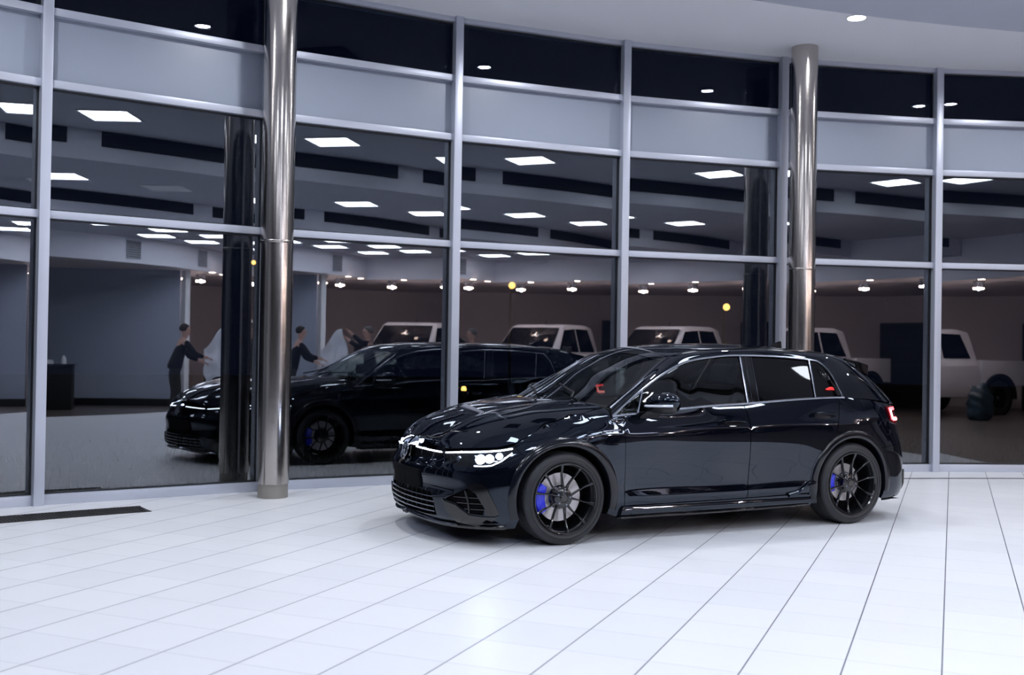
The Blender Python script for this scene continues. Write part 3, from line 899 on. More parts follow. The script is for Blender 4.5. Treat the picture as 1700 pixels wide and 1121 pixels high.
# headlamps
for sd_ in (1, -1):
    hl = region('headlight', inset(low, .035), HL, M['black'], car, step=.03, thick=0, side=sd_)
    region('lens_cover', low, HL, M['lens'], hl, step=.03, thick=0, side=sd_, off=-.001)
    strip('daylight_strip', low, [(2.275, .632), (2.10, .647), (1.95, .655), (1.806, .667), (1.715, .681)], .009, .008, M['drl'], hl, side=sd_, off=-.014)
    strip('lower_light_strip', low, [(2.0, .556), (1.94, .556), (1.87, .562), (1.80, .593), (1.72, .650)], .007, .006, M['drl'], hl, side=sd_, off=-.012)
    for uu, zz, rr_, dd in ((1.815, .627, .026, .012), (1.96, .598, .038, .02), (1.89, .606, .034, .02)):
        p, n_ = surf_path(low, [(uu, zz), (uu + .001, zz)], -.028)
        ax = Vector(n_[0]); ax.z = 0; ax.normalize()
        q = Vector(p[0]); q.y *= sd_; ax.y *= sd_
        b = MB().lathe([(0, .02), (rr_ * .6, .016), (rr_, .004), (rr_ * 1.05, -.01), (0, -.01)], 20)
        oo = b.build('projector_lens', M['beam'] if dd != .016 else M['drl'], hl, smooth=True)
        oo.location = q; oo.rotation_euler = Vector((0, 0, 1)).rotation_difference(ax).to_euler()
    p, n_ = surf_path(low, [(2.15, .600), (2.151, .600)], -.025)
    q = Vector(p[0]); q.y *= sd_; ax = Vector(n_[0]); ax.y *= sd_
    oo = MB().lathe([(0, .012), (.018, .01), (.026, 0), (.026, -.01), (0, -.01)], 20).build('side_lamp', M['chrome'], hl, smooth=True)
    oo.location = q; oo.rotation_euler = Vector((0, 0, 1)).rotation_difference(ax).to_euler()
    region('reflector_bowl', inset(low, .026), [(2.08, .562), (1.88, .562), (1.80, .600), (1.755, .65), (1.9, .648), (2.06, .637)], M['bowl'], hl, step=.03, thick=0, side=sd_)

# front wings, doors, rear quarters
af_all = arch_pts(UXF, .60, .18)
ar_all = arch_pts(UXR, .22, .22)
arF = [p for p in arch_pts(UXF, .165, .20) if not (p[0] > UXF and p[1] < .60)]
hd_w = [(u, z) for u, z in HEd[::9] if u <= uh1 + .02 and u > .955]
FD = (.858, .893), (.826, .238)
fender = [(uh1 - .002, .671), (1.603, .603)] + [p for p in arF] + [(.90, .175), (.838, .185), (.8285, .245), (.842, .55), (.855, .80), (.8605, zb(.86))] + [(.90, zb(.90)), (.95, .893), (.95, .95 - .003)] + [(u, z - .003) for u, z in hd_w[::-1]] + [(uh1 + .012, he_z(uh1 + .012) - .004), (uh1 + .001, .680)]
def clean(pts, eps=.004):
    o = []
    for p in pts:
        if not o or math.hypot(p[0] - o[-1][0], p[1] - o[-1][1]) > eps: o.append(p)
    if math.hypot(o[0][0] - o[-1][0], o[0][1] - o[-1][1]) < eps: o.pop()
    return o
dF = .858 - .004
front_door = [(.8245, SILLZ), (.839, .55), (.851, .80), (.8565, zb(.855))] + [(x, zb(x)) for x in np.linspace(.78, -.20, 18)] + [(-.232, zb(-.23)), (-.250, .90), (-.2665, .82), (-.2665, .50), (-.2605, SILLZ + .008)]
# rear door: rear edge drops from the corner of the glass and follows the arch
rd_arc = [(UXR + .445 * math.cos(t), WR + .44 * math.sin(t)) for t in np.linspace(math.radians(62), math.radians(-4), 16)]
rear_door = [(-.238, zb(-.23)), (-.257, .90), (-.2725, .82), (-.2725, .50), (-.2665, SILLZ + .008), (rd_arc[-1][0], SILLZ + .02)] + rd_arc[::-1] + [(-1.125, .76), (-1.160, .87), (-1.19, zb(-1.19))] + [(x, zb(x)) for x in np.linspace(-1.12, -.30, 14)]
quarter = [(-1.195, zb(-1.19)), (-1.165, .87), (-1.130, .76)] + [(p[0] - .005, p[1] + .003) for p in rd_arc[:-1]] + [(rd_arc[-1][0] - .005, .25), (rd_arc[-1][0] - .002, .18)] + [p for p in ar_all if p[1] > .19] 
uq = u_x(-1.84)
ar_f = [p for p in ar_all][::1]
uTL = u_rear_y(.775)
quarter = [(-1.195, zb(-1.19)), (-1.165, .87), (-1.130, .76)] + [(p[0] - .005, p[1] + .003) for p in rd_arc] + [(rd_arc[-1][0] - .003, .18), (UXR + .338, .18)] + [p for p in ar_all if p[1] > .20][::1]
rb_z = .60
arR_r = [p for p in ar_all if p[0] < UXR and p[1] < rb_z]     # rear lower part belongs to the bumper
quarter = [(-1.195, zb(-1.19)), (-1.165, .87), (-1.130, .76)] + [(p[0] - .005, p[1] + .003) for p in rd_arc] + [(rd_arc[-1][0] - .003, .18), (UXR + .338, .18)] + [p for p in ar_all if not (p[0] < UXR and p[1] < rb_z)] + [(-1.64, rb_z + .003), (-1.80, .62), (uTL + .004, .635), (uTL + .004, .79), (uTL + .004, .94)] + [(x, zb(x)) for x in np.linspace(-1.90, -1.25, 10)]
tailgate = [(uTL - .002, .94), (uTL - .002, .79), (uTL - .002, .637), (u_rear_y(.6), .64), (UR, .64), (UR, .975), (u_rear_y(.4), .97), (u_rear_y(.65), .955)]
rear_bumper = [(-1.64, rb_z), (-1.80, .617), (uTL + .004, .632), (u_rear_y(.6), .636), (UR, .636), (UR, .20), (u_rear_y(.5), .20), (u_rear_y(.7), .19), (-1.75, .185), (UXR - .345, .185)] + arR_r[::-1]
for sd_ in (1, -1):
    fe = region('front_wing', low, clean(fender), P_, car, step=.03, side=sd_)
    d1 = region('front_door', low, clean(front_door), P_, car, step=.035, side=sd_)
    d2 = region('rear_door', low, clean(rear_door), P_, car, step=.035, side=sd_)
    q_ = region('rear_quarter', low, clean(quarter), P_, car, step=.03, side=sd_)
    # door handles: recess cup and grab bar
    for dr, hx, hz in ((d1, -.105, .838), (d2, -.995, .878)):
        region('handle_cup', low, [(hx + .085 * math.cos(t), hz - .004 + .030 * math.sin(t)) for t in np.linspace(0, 2 * math.pi, 24)[:-1]], M['pianob'], dr, step=.02, off=.0015, thick=.002, side=sd_)
        strip('door_handle', low, [(hx + .115, hz - .004), (hx + .09, hz + .006), (hx + .03, hz + .010), (hx - .05, hz + .010), (hx - .095, hz + .004), (hx - .112, hz - .006)], .026, .026, P_, dr, side=sd_, off=.010, step=.012)
    # side badge on the wing
    strip('wing_badge', low, [(1.03, .788), (.885, .797)], .015, .003, M['dchrome'], fe, side=sd_, off=.001)
    # side skirt
    sk = lambda u, z: low(u, z) + np.column_stack([np.zeros_like(z), .022 * np.exp(-((z - .205) / .03) ** 2), np.zeros_like(z)])
    region('side_skirt', sk, [(.87, .165), (.845, .246), (.60, SILLZ - .004), (-.20, SILLZ + .002), (-.70, SILLZ + .010), (-.842, .262), (-.872, .255), (-.90, .175), (-.5, .172)], P_, car, step=.03, side=sd_, off=.006, thick=.05)
    strip('skirt_blade', low, [(.86, .170), (.3, .166), (-.4, .172), (-.87, .182)], .022, .02, M['pianob'], car, side=sd_, off=.008)
    strip('skirt_fin', low, [(-.66, .262), (-.76, .285), (-.85, .345), (-.905, .352)], .030, .022, P_, car, side=sd_, off=.004)
    # arch lips
    for uc, nm in ((UXF, 'front'), (UXR, 'rear')):
        V = []; N_ = []; n = 60
        a0, a1 = math.radians(-16 if uc < 0 else -19), math.radians(194 if uc > 0 else 192)
        A_ = np.repeat(np.linspace(a0, a1, n + 1), 8)
        RE = np.tile(np.array([(.432, .0005), (.427, .006), (.413, .009), (.392, .0115), (.378, .010), (.369, .002), (.366, -.03), (.364, -.12)]), (n + 1, 1))
        U_ = np.clip(uc + RE[:, 0] * np.cos(A_), -1.80, 1.80); Z_ = np.maximum(WR + RE[:, 0] * .985 * np.sin(A_), .13)
        PP = low(U_, Z_); NN = nrm(low, U_, Z_); NN[NN[:, 1] < 0] *= -1
        V = np.where(RE[:, 1:] > -.01, PP + NN * RE[:, 1:], PP + np.column_stack([0 * U_, RE[:, 1], 0 * U_]))
        k = 8; Fs = [(i * k + q, i * k + q + 1, i * k + k + q + 1, i * k + k + q) for i in range(n) for q in range(k - 1)]
        b = MB(); b.add(np.array(V) * [1, sd_, 1], Fs)
        b.build('wheel_arch_trim', mat('arch_gloss', (.004, .005, .009), .13, ior=1.5) if 'arch_gloss' not in bpy.data.materials else bpy.data.materials['arch_gloss'], car, smooth=True, ang=60)
        # wheel housing
        b = MB(); V = []; n = 32
        for i in range(n + 1):
            a = math.radians(-20 + 220 * i / n)
            for yy in (.84, .58): V.append((PO[np.argmin(abs(UTAB - uc)), 0] + .368 * math.cos(a), yy * sd_, WR + .365 * math.sin(a)))
        b.add(V, [(2 * i, 2 * i + 1, 2 * i + 3, 2 * i + 2) for i in range(n)])
        b.add([(PO[np.argmin(abs(UTAB - uc)), 0] + .37 * math.cos(a), .58 * sd_, max(WR + .365 * math.sin(a), .2)) for a in np.linspace(0, 2 * math.pi, 33)[:-1]], [tuple(range(32))])
        b.build('wheel_housing', M['lining'], car, smooth=True)
    # tail lamp: three-sided lens wrapping the corner
    TL = [(u_x(-1.79), .93), (u_x(-1.80), .81), (u_x(-1.86), .79), (uTL, .782), (u_rear_y(.55), .785), (u_rear_y(.42), .80), (u_rear_y(.42), .90), (u_rear_y(.55), .925), (uTL, .935)]
    tl = region('tail_light', low, TL, M['tailred'], car, step=.03, off=.010, thick=.012, side=sd_)
    region('glow_bar', low, [(u_x(-1.825), .918), (u_x(-1.825), .825), (u_x(-1.86), .812), (u_rear_y(.60), .808), (u_rear_y(.60), .842), (u_x(-1.865), .845), (u_x(-1.865), .895), (uTL, .90), (u_rear_y(.60), .905), (u_rear_y(.60), .922), (u_x(-1.86), .922)], M['taill'], tl, step=.02, off=.013, thick=.003, side=sd_)
    strip('glow_core', low, [(u_x(-1.845), .90), (u_x(-1.845), .84), (u_x(-1.87), .826), (u_rear_y(.62), .824)], .020, .004, M['tailw'], tl, side=sd_, off=.014, step=.012)
region('tailgate', low, clean(tailgate), P_, car, step=.04, both=True)
region('rear_bumper', low, clean(rear_bumper), P_, car, step=.035, both=True, thick=.03)
region('rear_diffuser', low, [(UR, .17), (UR, .30), (u_rear_y(.55), .30), (u_rear_y(.66), .24), (u_rear_y(.68), .17)], M['pianob'], car, step=.04, off=.012, both=True)
region('rear_plate', low, [(UR, .49), (u_rear_y(.26), .49), (u_rear_y(.26), .60), (UR, .60)], M['led_off'], car, step=.04, off=.006, both=True)
for sd_ in (1, -1): strip('rear_corner_blade', low, [(u_rear_y(.70), .24), (u_rear_y(.735), .30), (u_rear_y(.74), .40)], .03, .014, M['pianob'], car, side=sd_)
for yy in (-.55, -.42, .42, .55):
    MB().lathe([(.035, 0), (.045, 0), (.045, -.09), (.040, -.09), (.036, -.02)], 24, axis='z').build('exhaust_tip', M['dchrome'], car, smooth=True)
    o = COL.objects[-1] if False else bpy.context.scene.objects[-1]
    o.rotation_euler = (0, math.radians(90), 0); o.location = (-2.02, yy, .245)

# bonnet: a height field between its edge and the centre line
he3 = low(HEd[:, 0], HEd[:, 1])
ordx = np.argsort(he3[:, 0]); HX, HY, HZ = he3[ordx, 0], he3[ordx, 1], he3[ordx, 2]
for i in range(1, len(HX)):
    if HX[i] <= HX[i - 1]: HX[i] = HX[i - 1] + 1e-4
kz = np.hanning(61); kz /= kz.sum()
def smo(a):
    e = np.r_[2 * a[0] - a[30:0:-1], a, 2 * a[-1] - a[-2:-32:-1]]
    return np.convolve(e, kz, 'valid')
xn = HX[-1] + .0005
kx = np.array([HX[0], 1.06, 1.2, 1.34, 1.48, 1.62, 1.76, 1.88, 1.96, 2.02, 2.06, 2.09, 2.105, HX[-1]])
kx = kx[kx <= HX[-1]]
kw = np.sqrt(np.maximum(xn - kx, 0))[::-1]
KY = np.interp(kx, HX, HY)[::-1]; KZ = np.interp(kx, HX, HZ)[::-1]
def zc(x): return cat(x, [.7, 1.0, 1.32, 1.6, 1.8, 1.95, 2.04, xn - .025, xn + .002], [1.005, .995, .966, .925, .872, .812, .758, .686, .655])
def hood(x, y):
    x = np.atleast_1d(x).astype(float); y = np.atleast_1d(y).astype(float)
    w_ = np.sqrt(np.maximum(xn - np.clip(x, HX[0], HX[-1]), 0)); ye = cat(w_, kw, KY); ze = cat(w_, kw, KZ); zz = zc(x)
    t = np.clip(abs(y) / np.maximum(ye, .02), 0, 1.02)
    z = zz - (zz - ze) * (.30 * t ** 2 + .70 * t ** 6)
    fade = np.clip((xn - x) / .35, 0, 1) * np.clip((1 - t) / .25, 0, 1)
    yr = .36 + .10 * np.clip((1.9 - x) / .9, 0, 1)
    z = z + .010 * fade * np.exp(-((abs(y) - yr) / .055) ** 2)
    return np.column_stack([x, y, z])
cowl = [(.955, .735), (1.02, .60), (1.08, .40), (1.12, .2), (1.135, 0)]
eh = [(x, y) for x, y in zip(HX[::8], HY[::8]) if x > .96]
lead = [(x, y) for x, y in eh]
hpoly = [(x - .004, max(y - .004, 0)) for x, y in lead]
hpoly = clean([(xn - .006, 0)] + [(min(x, xn - .006), y) for x, y in hpoly[::-1]] + cowl, .006)
region('bonnet', hood, hpoly, P_, car, step=.035, both=True, thick=.012)
region('cowl_panel', lambda x, y: hood(x, y) - np.array([0, 0, .03]), [(.90, .74), (.955, .735), (1.02, .60), (1.08, .40), (1.135, 0), (1.02, 0), (.95, .40), (.88, .68)], M['black'], car, step=.05, both=True, thick=0)

# greenhouse: rows run along the car, from the belt up to the roof's centre line
bx = [.95, .72, .42, .15, -.10, -.30, -.72, -.95, -1.08, -1.18, -1.25]
row0 = []
for x in bx:
    p = low([x], [zb(x)])[0]; row0.append([p[0], p[1] - .006, p[2]])
row0 = np.array(row0)
row2 = np.array([(.951, .868, .893), (.658, .798, 1.079), (.40, .728, 1.210), (.14, .668, 1.297), (-.10, .644, 1.329), (-.37, .633, 1.343), (-.765, .639, 1.335), (-1.029, .654, 1.316), (-1.134, .680, 1.288), (-1.195, .745, 1.19), (-1.25, .83, 1.012)])
row0[0] = row2[0]; row2[10] = row0[10]
row3 = np.array([(.90, .745, .945), (.676, .690, 1.08), (.50, .645, 1.198), (.28, .592, 1.320), (.08, .572, 1.363), (-.36, .562, 1.392), (-.75, .558, 1.392), (-1.05, .558, 1.374), (-1.47, .565, 1.328), (-1.73, .61, 1.165), (-1.925, .68, .958)])
row4 = np.array([(1.03, .40, .965), (.80, .37, 1.10), (.60, .345, 1.225), (.30, .32, 1.364), (.08, .31, 1.398), (-.36, .30, 1.422), (-.75, .30, 1.423), (-1.05, .30, 1.407), (-1.50, .30, 1.355), (-1.79, .33, 1.18), (-2.0, .36, .968)])
row5 = np.array([(1.08, 0, .972), (.85, 0, 1.106), (.64, 0, 1.236), (.31, 0, 1.379), (.08, 0, 1.411), (-.36, 0, 1.433), (-.75, 0, 1.434), (-1.05, 0, 1.418), (-1.51, 0, 1.365), (-1.80, 0, 1.186), (-2.02, 0, .972)])
row1 = (row0 + row2) / 2 + np.array([0, .004, .0015]); row1[0] = row0[0]; row1[10] = row0[10]
row25 = (row2 + row3) / 2 + np.array([0, .016, .010])
ROWS = [row0, row1, row2, row25, row3, row4, row5]
TT = np.array([0, 1, 2, 2.5, 3, 4, 5.])
smid = sum(np.linalg.norm(np.diff(r, axis=0), axis=1) for r in (row2, row3, row5)) / 3
SS = np.r_[0, np.cumsum(smid)]
def s_of(i): return np.interp(i, range(11), SS)
def ghs(s, t):
    s = np.atleast_1d(s).astype(float); t = np.atleast_1d(t).astype(float)
    R_ = np.stack([cat(s, SS, r) for r in ROWS], 1)       # n,7,3
    h = np.diff(TT)
    # add the mirrored row beyond the centre so the crown is smooth
    mir = R_[:, -2] * np.array([1, -1, 1])
    Rm = np.concatenate([R_, mir[:, None]], 1); T2 = np.r_[TT, 6.]
    h = np.diff(T2); d = np.diff(Rm, axis=1) / h[None, :, None]
    m = np.zeros_like(Rm)
    m[:, 1:-1] = (d[:, :-1] * h[None, 1:, None] + d[:, 1:] * h[None, :-1, None]) / (h[1:] + h[:-1])[None, :, None]
    m[:, 0] = d[:, 0]; m[:, -1] = d[:, -1]
    i = np.clip(np.searchsorted(T2, t, side='right') - 1, 0, len(T2) - 3); r = np.arange(len(t))
    q = ((t - T2[i]) / h[i])[:, None]; H = h[i][:, None]
    return ((1 + 2 * q) * (1 - q) ** 2) * Rm[r, i] + q * (1 - q) ** 2 * H * m[r, i] + q * q * (3 - 2 * q) * Rm[r, i + 1] + q * q * (q - 1) * H * m[r, i + 1]
def patch(name, i0, i1, t0, t1, m, parent, off=0., ns=None, nt=None, side=1, both=False, thick=0., skew=None):
    """rectangular piece of the greenhouse surface; i in column numbers"""
    s0, s1 = s_of(i0), s_of(i1)
    ns = ns or max(6, int((s1 - s0) / .03)); nt = nt or max(4, int((t1 - t0) * 9))
    a = np.linspace(s0, s1, ns + 1); c = np.linspace(t0, t1, nt + 1)
    A, B_ = np.meshgrid(a, c, indexing='ij')
    A, B_ = A.ravel(), B_.ravel()
    if skew: A = A + skew(A, B_)
    P = ghs(A, B_)
    e = 1e-3
    N = np.cross(ghs(np.minimum(A + e, SS[-1]), B_) - ghs(np.maximum(A - e, 0), B_), ghs(A, np.minimum(B_ + e, 5.4)) - ghs(A, np.maximum(B_ - e, 0)))
    ln = np.linalg.norm(N, axis=1, keepdims=True); N = N / (ln + 1e-12)
    ref = P - np.array([-.3, 0, .8]); ref[:, 0] *= .4
    if (N * ref).sum() < 0: N = -N
    bad = (ln[:, 0] < 1e-9)
    if bad.any(): N[bad] = N[~bad].mean(0)
    P = P + N * off
    Fs = [(i * (nt + 1) + j, (i + 1) * (nt + 1) + j, (i + 1) * (nt + 1) + j + 1, i * (nt + 1) + j + 1) for i in range(ns) for j in range(nt)]
    Vs, Ns = P, N
    if thick:
        loop = [i * (nt + 1) for i in range(ns + 1)] + [ns * (nt + 1) + j for j in range(1, nt + 1)] + [i * (nt + 1) + nt for i in range(ns - 1, -1, -1)] + [j for j in range(nt - 1, 0, -1)]
        k = len(Vs); V_ = []; N_ = []
        for q, a_ in enumerate(loop):
            c_ = loop[(q + 1) % len(loop)]
            nn_ = np.cross(P[c_] - P[a_], N[a_]); nn_ = nn_ / (np.linalg.norm(nn_) + 1e-9)
            V_ += [P[a_], P[a_] - N[a_] * thick]; N_ += [nn_, nn_]
        L_ = len(loop)
        Fs = Fs + [(k + 2 * q, k + 2 * ((q + 1) % L_), k + 2 * ((q + 1) % L_) + 1, k + 2 * q + 1) for q in range(L_)]
        Vs = np.vstack([P, V_]); Ns = np.vstack([N, N_])
    fl = np.array([1, -1, 1])
    if side < 0: Vs = Vs * fl; Ns = Ns * fl
    if both:
        k = len(Vs); Fs = Fs + [tuple(i + k for i in f) for f in Fs]; Vs = np.vstack([Vs, Vs * fl]); Ns = np.vstack([Ns, Ns * fl])
    return mk(name, Vs, Fs, m, parent, N=Ns)
def gpath(i0, i1, t0, t1, n, off=0.):
    a = np.linspace(s_of(i0), s_of(i1), n); c = np.linspace(t0, t1, n)
    P = ghs(a, c); return P + np.array([0, off, off * .4])
PB = M['pianob']
patch('roof', 3.0, 8.0, 3.0, 5.0, P_, car, both=True, thick=.01)
patch('windscreen', .06, 2.93, 3.10, 5.0, M['wglass'], car, off=-.004, both=True)
patch('windscreen_band', 2.72, 3.0, 3.05, 5.0, PB, car, off=-.002, both=True)
for sd_ in (1, -1): patch('windscreen_border', .0, 2.95, 3.0, 3.12, PB, car, off=-.002, side=sd_)
patch('windscreen_foot', -.0, .12, 3.05, 5.0, PB, car, off=-.002, both=True)
patch('rear_window', 8.15, 9.85, 3.15, 5.0, M['privacy'], car, off=-.003, both=True)
patch('rear_window_frame', 8.0, 10.0, 3.0, 5.0, P_, car, off=-.008, both=True)
for sd_ in (1, -1):
    pi = patch('window_pillar', .0, 10.0, 2.0, 3.0, P_, car, side=sd_, thick=.015, ns=120, nt=12)
    patch('quarter_light', .25, .93, 0.04, 1.93, M['cglass'], car, off=-.006, side=sd_)
    patch('front_window', 1.04, 4.93, 0.03, 1.95, M['cglass'], car, off=-.006, side=sd_)
    patch('rear_window_side', 5.22, 6.93, 0.03, 1.95, M['privacy'], car, off=-.006, side=sd_)
    patch('rear_quarter_window', 7.06, 9.9, 0.03, 1.95, M['privacy'], car, off=-.006, side=sd_)
    bp_ = patch('centre_pillar', 4.93, 5.22, 0.0, 2.0, PB, car, off=.001, side=sd_, thick=.01, ns=6, nt=16)
    # satin surround: over the top, round the rear corner and back along the belt
    tp = np.vstack([gpath(.0, 10, 1.97, 1.97, 130, .004)])
    bl = gpath(10, 0.0, .03, .03, 110, .005)
    b = MB(); b.tube([tuple(p * [1, sd_, 1]) for p in tp], .0085, 8); b.tube([tuple(p * [1, sd_, 1]) for p in bl], .0085, 8)
    for ii in (4.93, 7.0):
        b.tube([tuple(p * [1, sd_, 1]) for p in gpath(ii, ii, .03, 1.97, 14, .003)], .007, 8)
    b.tube([tuple(p * [1, sd_, 1]) for p in gpath(.985, .985, .03, 1.97, 12, .003)], .009, 8)
    b.build('window_surround', M['chrome'], car, smooth=True)
    b = MB(); b.tube([tuple(p * [1, sd_, 1]) for p in gpath(5.07, 5.07, .0, 2.1, 12, .003)], .0022, 6); b.tube([tuple(p * [1, sd_, 1]) for p in gpath(5.24, 5.24, .0, 2.0, 12, .002)], .0035, 6)
    b.build('pillar_seam', M['dchrome'], bp_, smooth=True)
    # edge between windscreen and roof pillar
    b = MB(); b.tube([tuple(p * [1, sd_, 1]) for p in gpath(.02, 3.0, 3.0, 3.0, 40, .002)], .006, 6); b.build('windscreen_moulding', M['dchrome'], car, smooth=True)
    b = MB(); b.tube([tuple(p * [1, sd_, 1]) for p in gpath(3.0, 7.9, 3.02, 3.02, 50, .0)], .005, 6); b.build('roof_gutter', PB, car, smooth=True)
# red car-shaped sticker in the rear quarter window
P0 = ghs(np.array([s_of(8.3)]), np.array([.55]))[0]
ns_ = [(-.055, -.012), (-.05, .006), (-.02, .016), (-.005, .026), (.03, .030), (.052, .022), (.058, -.004), (.05, -.02), (.045, -.008), (.03, -.016), (.018, -.004), (.004, -.018), (-.012, -.006), (-.028, -.018), (-.04, -.004)]
cpt = []
V = []
gs = s_of(8.6)
for x, z in ns_:
    px = P0[0] - x * .8; z = z * .6; pz = P0[2] + z
    V.append((px, P0[1] - z * .42 + .006, pz))
b = MB(); b.add(V + [(x, y - .001, z) for x, y, z in V], [tuple(range(len(V))), tuple(range(len(V), 2 * len(V)))[::-1]] + [(i, (i + 1) % len(V), len(V) + (i + 1) % len(V), len(V) + i) for i in range(len(V))])
b.build('window_sticker', M['red'], car)['label'] = 'small red car-shaped sticker'
# spoiler
def spl(x, y):
    t = np.clip((-1.40 - x) / .40, 0, 1)
    z = 1.375 - .075 * t - .040 * (abs(y) / .55) ** 2 - .02 * t * (abs(y) / .55) ** 4
    return np.column_stack([x, y, z])
region('roof_spoiler', spl, [(-1.38, 0), (-1.38, .50), (-1.45, .565), (-1.60, .595), (-1.72, .585), (-1.79, .50), (-1.81, .3), (-1.815, 0)], P_, car, step=.04, both=True, thick=.035)
for sd_ in (1, -1):
    b = MB(); V = [(-1.50, .565, 1.33), (-1.62, .605, 1.30), (-1.74, .59, 1.275), (-1.72, .612, 1.19), (-1.62, .600, 1.23)]
    V = [(x, y * sd_, z) for x, y, z in V]; V2 = [(x, y - .03 * sd_, z) for x, y, z in V]
    b.add(V + V2, [(0, 1, 2, 3, 4), (9, 8, 7, 6, 5)] + [(i, (i + 1) % 5, 5 + (i + 1) % 5, 5 + i) for i in range(5)])
    b.build('spoiler_fin', PB, car, bevel=.006)
# roof aerial fin
b = MB(); V = []
for i, (x, h_, w_) in enumerate(((-1.13, 0.0, .004), (-1.18, .02, .012), (-1.24, .045, .018), (-1.28, .058, .014), (-1.30, .055, .008), (-1.305, 0, .012))):
    z0 = 1.405
    V += [(x, -w_, z0), (x, w_, z0), (x, w_ * .2, z0 + .005 + h_), (x, -w_ * .2, z0 + .005 + h_)]
b.add(V, [(i * 4 + k, i * 4 + (k + 1) % 4, i * 4 + 4 + (k + 1) % 4, i * 4 + 4 + k) for i in range(5) for k in range(4)] + [(0, 1, 2, 3), (23, 22, 21, 20)])
b.build('roof_aerial', PB, car, smooth=True, ang=60)

# inner dark shell so nothing shows through the seams
def hull():
    b = MB(); us = np.linspace(UF - .01, UR + .01, 90)
    V = []; nz = 10
    for u in us:
        zt = (he_z(u) if u > .95 else zb(u)) - .012
        if u < -1.93: zt = .93
        zl = .16
        for c_ in (UXF, UXR):
            if abs(u - c_) < .40: zl = max(zl, WR + math.sqrt(max(.402 ** 2 - (u - c_) ** 2, 0)))
        zl = min(zl, zt - .02)
        zz = np.linspace(zl, zt, nz)
        P = low(np.full(nz, u), zz); C, n_ = Cn(np.array([u]))
        P[:, :2] -= n_[0] * .022
        V += [tuple(p) for p in P]
    Fs = [(i * nz + j, i * nz + nz + j, i * nz + nz + j + 1, i * nz + j + 1) for i in range(89) for j in range(nz - 1)]
    b.add(V, Fs); b.add([(x, -y, z) for x, y, z in V], Fs)
    k = 0
    us2 = us
    # underbody
    V = []
    for x in np.linspace(1.9, -1.9, 40):
        hw = .55 if (abs(x - WB_F) < .42 or abs(x - WB_R) < .42) else .80
        V += [(x, hw, .17), (x, -hw, .17)]
    b.add(V, [(2 * i, 2 * i + 1, 2 * i + 3, 2 * i + 2) for i in range(39)])
    return b.build('inner_shell', M['lining'], car, smooth=False, merge=False)
hull()
# cabin floor, firewall, headlining
b = MB(); b.box((-.45, 0, .30), (2.6, 1.4, .04)); b.box((.98, 0, .58), (.05, 1.3, .55)); b.box((-1.55, 0, .60), (.5, 1.2, .5)); b.build('cabin_floor', M['dash'], car)
patch('headlining', 3.1, 7.9, 3.1, 5.0, mat('headlining_cloth', (.12, .12, .13), .9), car, off=-.03, both=True)
# dashboard
b = MB(); V = []
prof = [(1.05, .93), (.80, .935), (.62, .925), (.52, .88), (.50, .78), (.56, .62), (.95, .55)]
for y in (-.70, .70):
    V += [(x, y, z) for x, z in prof]
k = len(prof); b.add(V, [tuple(range(k)), tuple(range(k, 2 * k))[::-1]] + [(i, (i + 1) % k, k + (i + 1) % k, k + i) for i in range(k)])
b.build('dashboard', M['dash'], car, bevel=.02)
# steering wheel
b = MB(); sw = Vector((.42, .37, .87)); ax = Vector((-.9, 0, .42)).normalized(); u_ = Vector((0, 1, 0)); v_ = ax.cross(u_)
b.tube([sw + (u_ * math.cos(t) + v_ * math.sin(t)) * .18 for t in np.linspace(0, 2 * math.pi, 37)], .015, 8)
for t in (0, math.pi, -math.pi / 2): b.tube([sw, sw + (u_ * math.cos(t) + v_ * math.sin(t)) * .17], .016, 6)
b.tube([sw, sw - ax * .2], .03, 8)
b.build('steering_wheel', M['black'], car, smooth=True)
def seat(x, y, w=.50, name='front_seat'):
    b = MB()
    b.box((x + .05, y, .50), (.52, w, .16))
    ca, sa = math.cos(math.radians(18)), math.sin(math.radians(18))
    b.box((x - .27, y, .80), (.14, w, .62), axes=((ca, 0, sa), (0, 1, 0), (-sa, 0, ca)))
    s_ = b.build(name, M['seat'], car, bevel=.045, seg=3)
    b = MB(); 
    for yy in ([y] if w < .8 else [y - .4, y, y + .4]): b.box((x - .38, yy, 1.18), (.10, .26, .17), axes=((ca, 0, sa), (0, 1, 0), (-sa, 0, ca)))
    b.build('headrest', M['seat'], s_, bevel=.035, seg=3)
seat(-.02, .37); seat(-.02, -.37); seat(-.85, 0, 1.25, 'rear_seat')
b = MB(); b.box((.38, 0, 1.26), (.03, .23, .07)); b.tube([(.38, 0, 1.28), (.33, 0, 1.36)], .012, 6); b.build('rear_view_mirror', PB, car, bevel=.01)
# wipers
b = MB(); b.tube([tuple(hood([1.08], [.50])[0] + [0, 0, .03]), tuple(ghs([s_of(.35)], [4.1])[0] + [.02, 0, .03]), tuple(ghs([s_of(.75)], [4.9])[0] + [.02, 0, .025])], .008, 6)
b.tube([tuple(hood([1.10], [-.05])[0] + [0, 0, .03]), tuple(ghs([s_of(.30)], [4.5])[0] * [1, -1, 1] + [.02, 0, .03]), tuple(ghs([s_of(.5)], [3.5])[0] * [1, -1, 1] + [.02, 0, .025])], .008, 6)
b.build('wipers', M['black'], car, smooth=True)

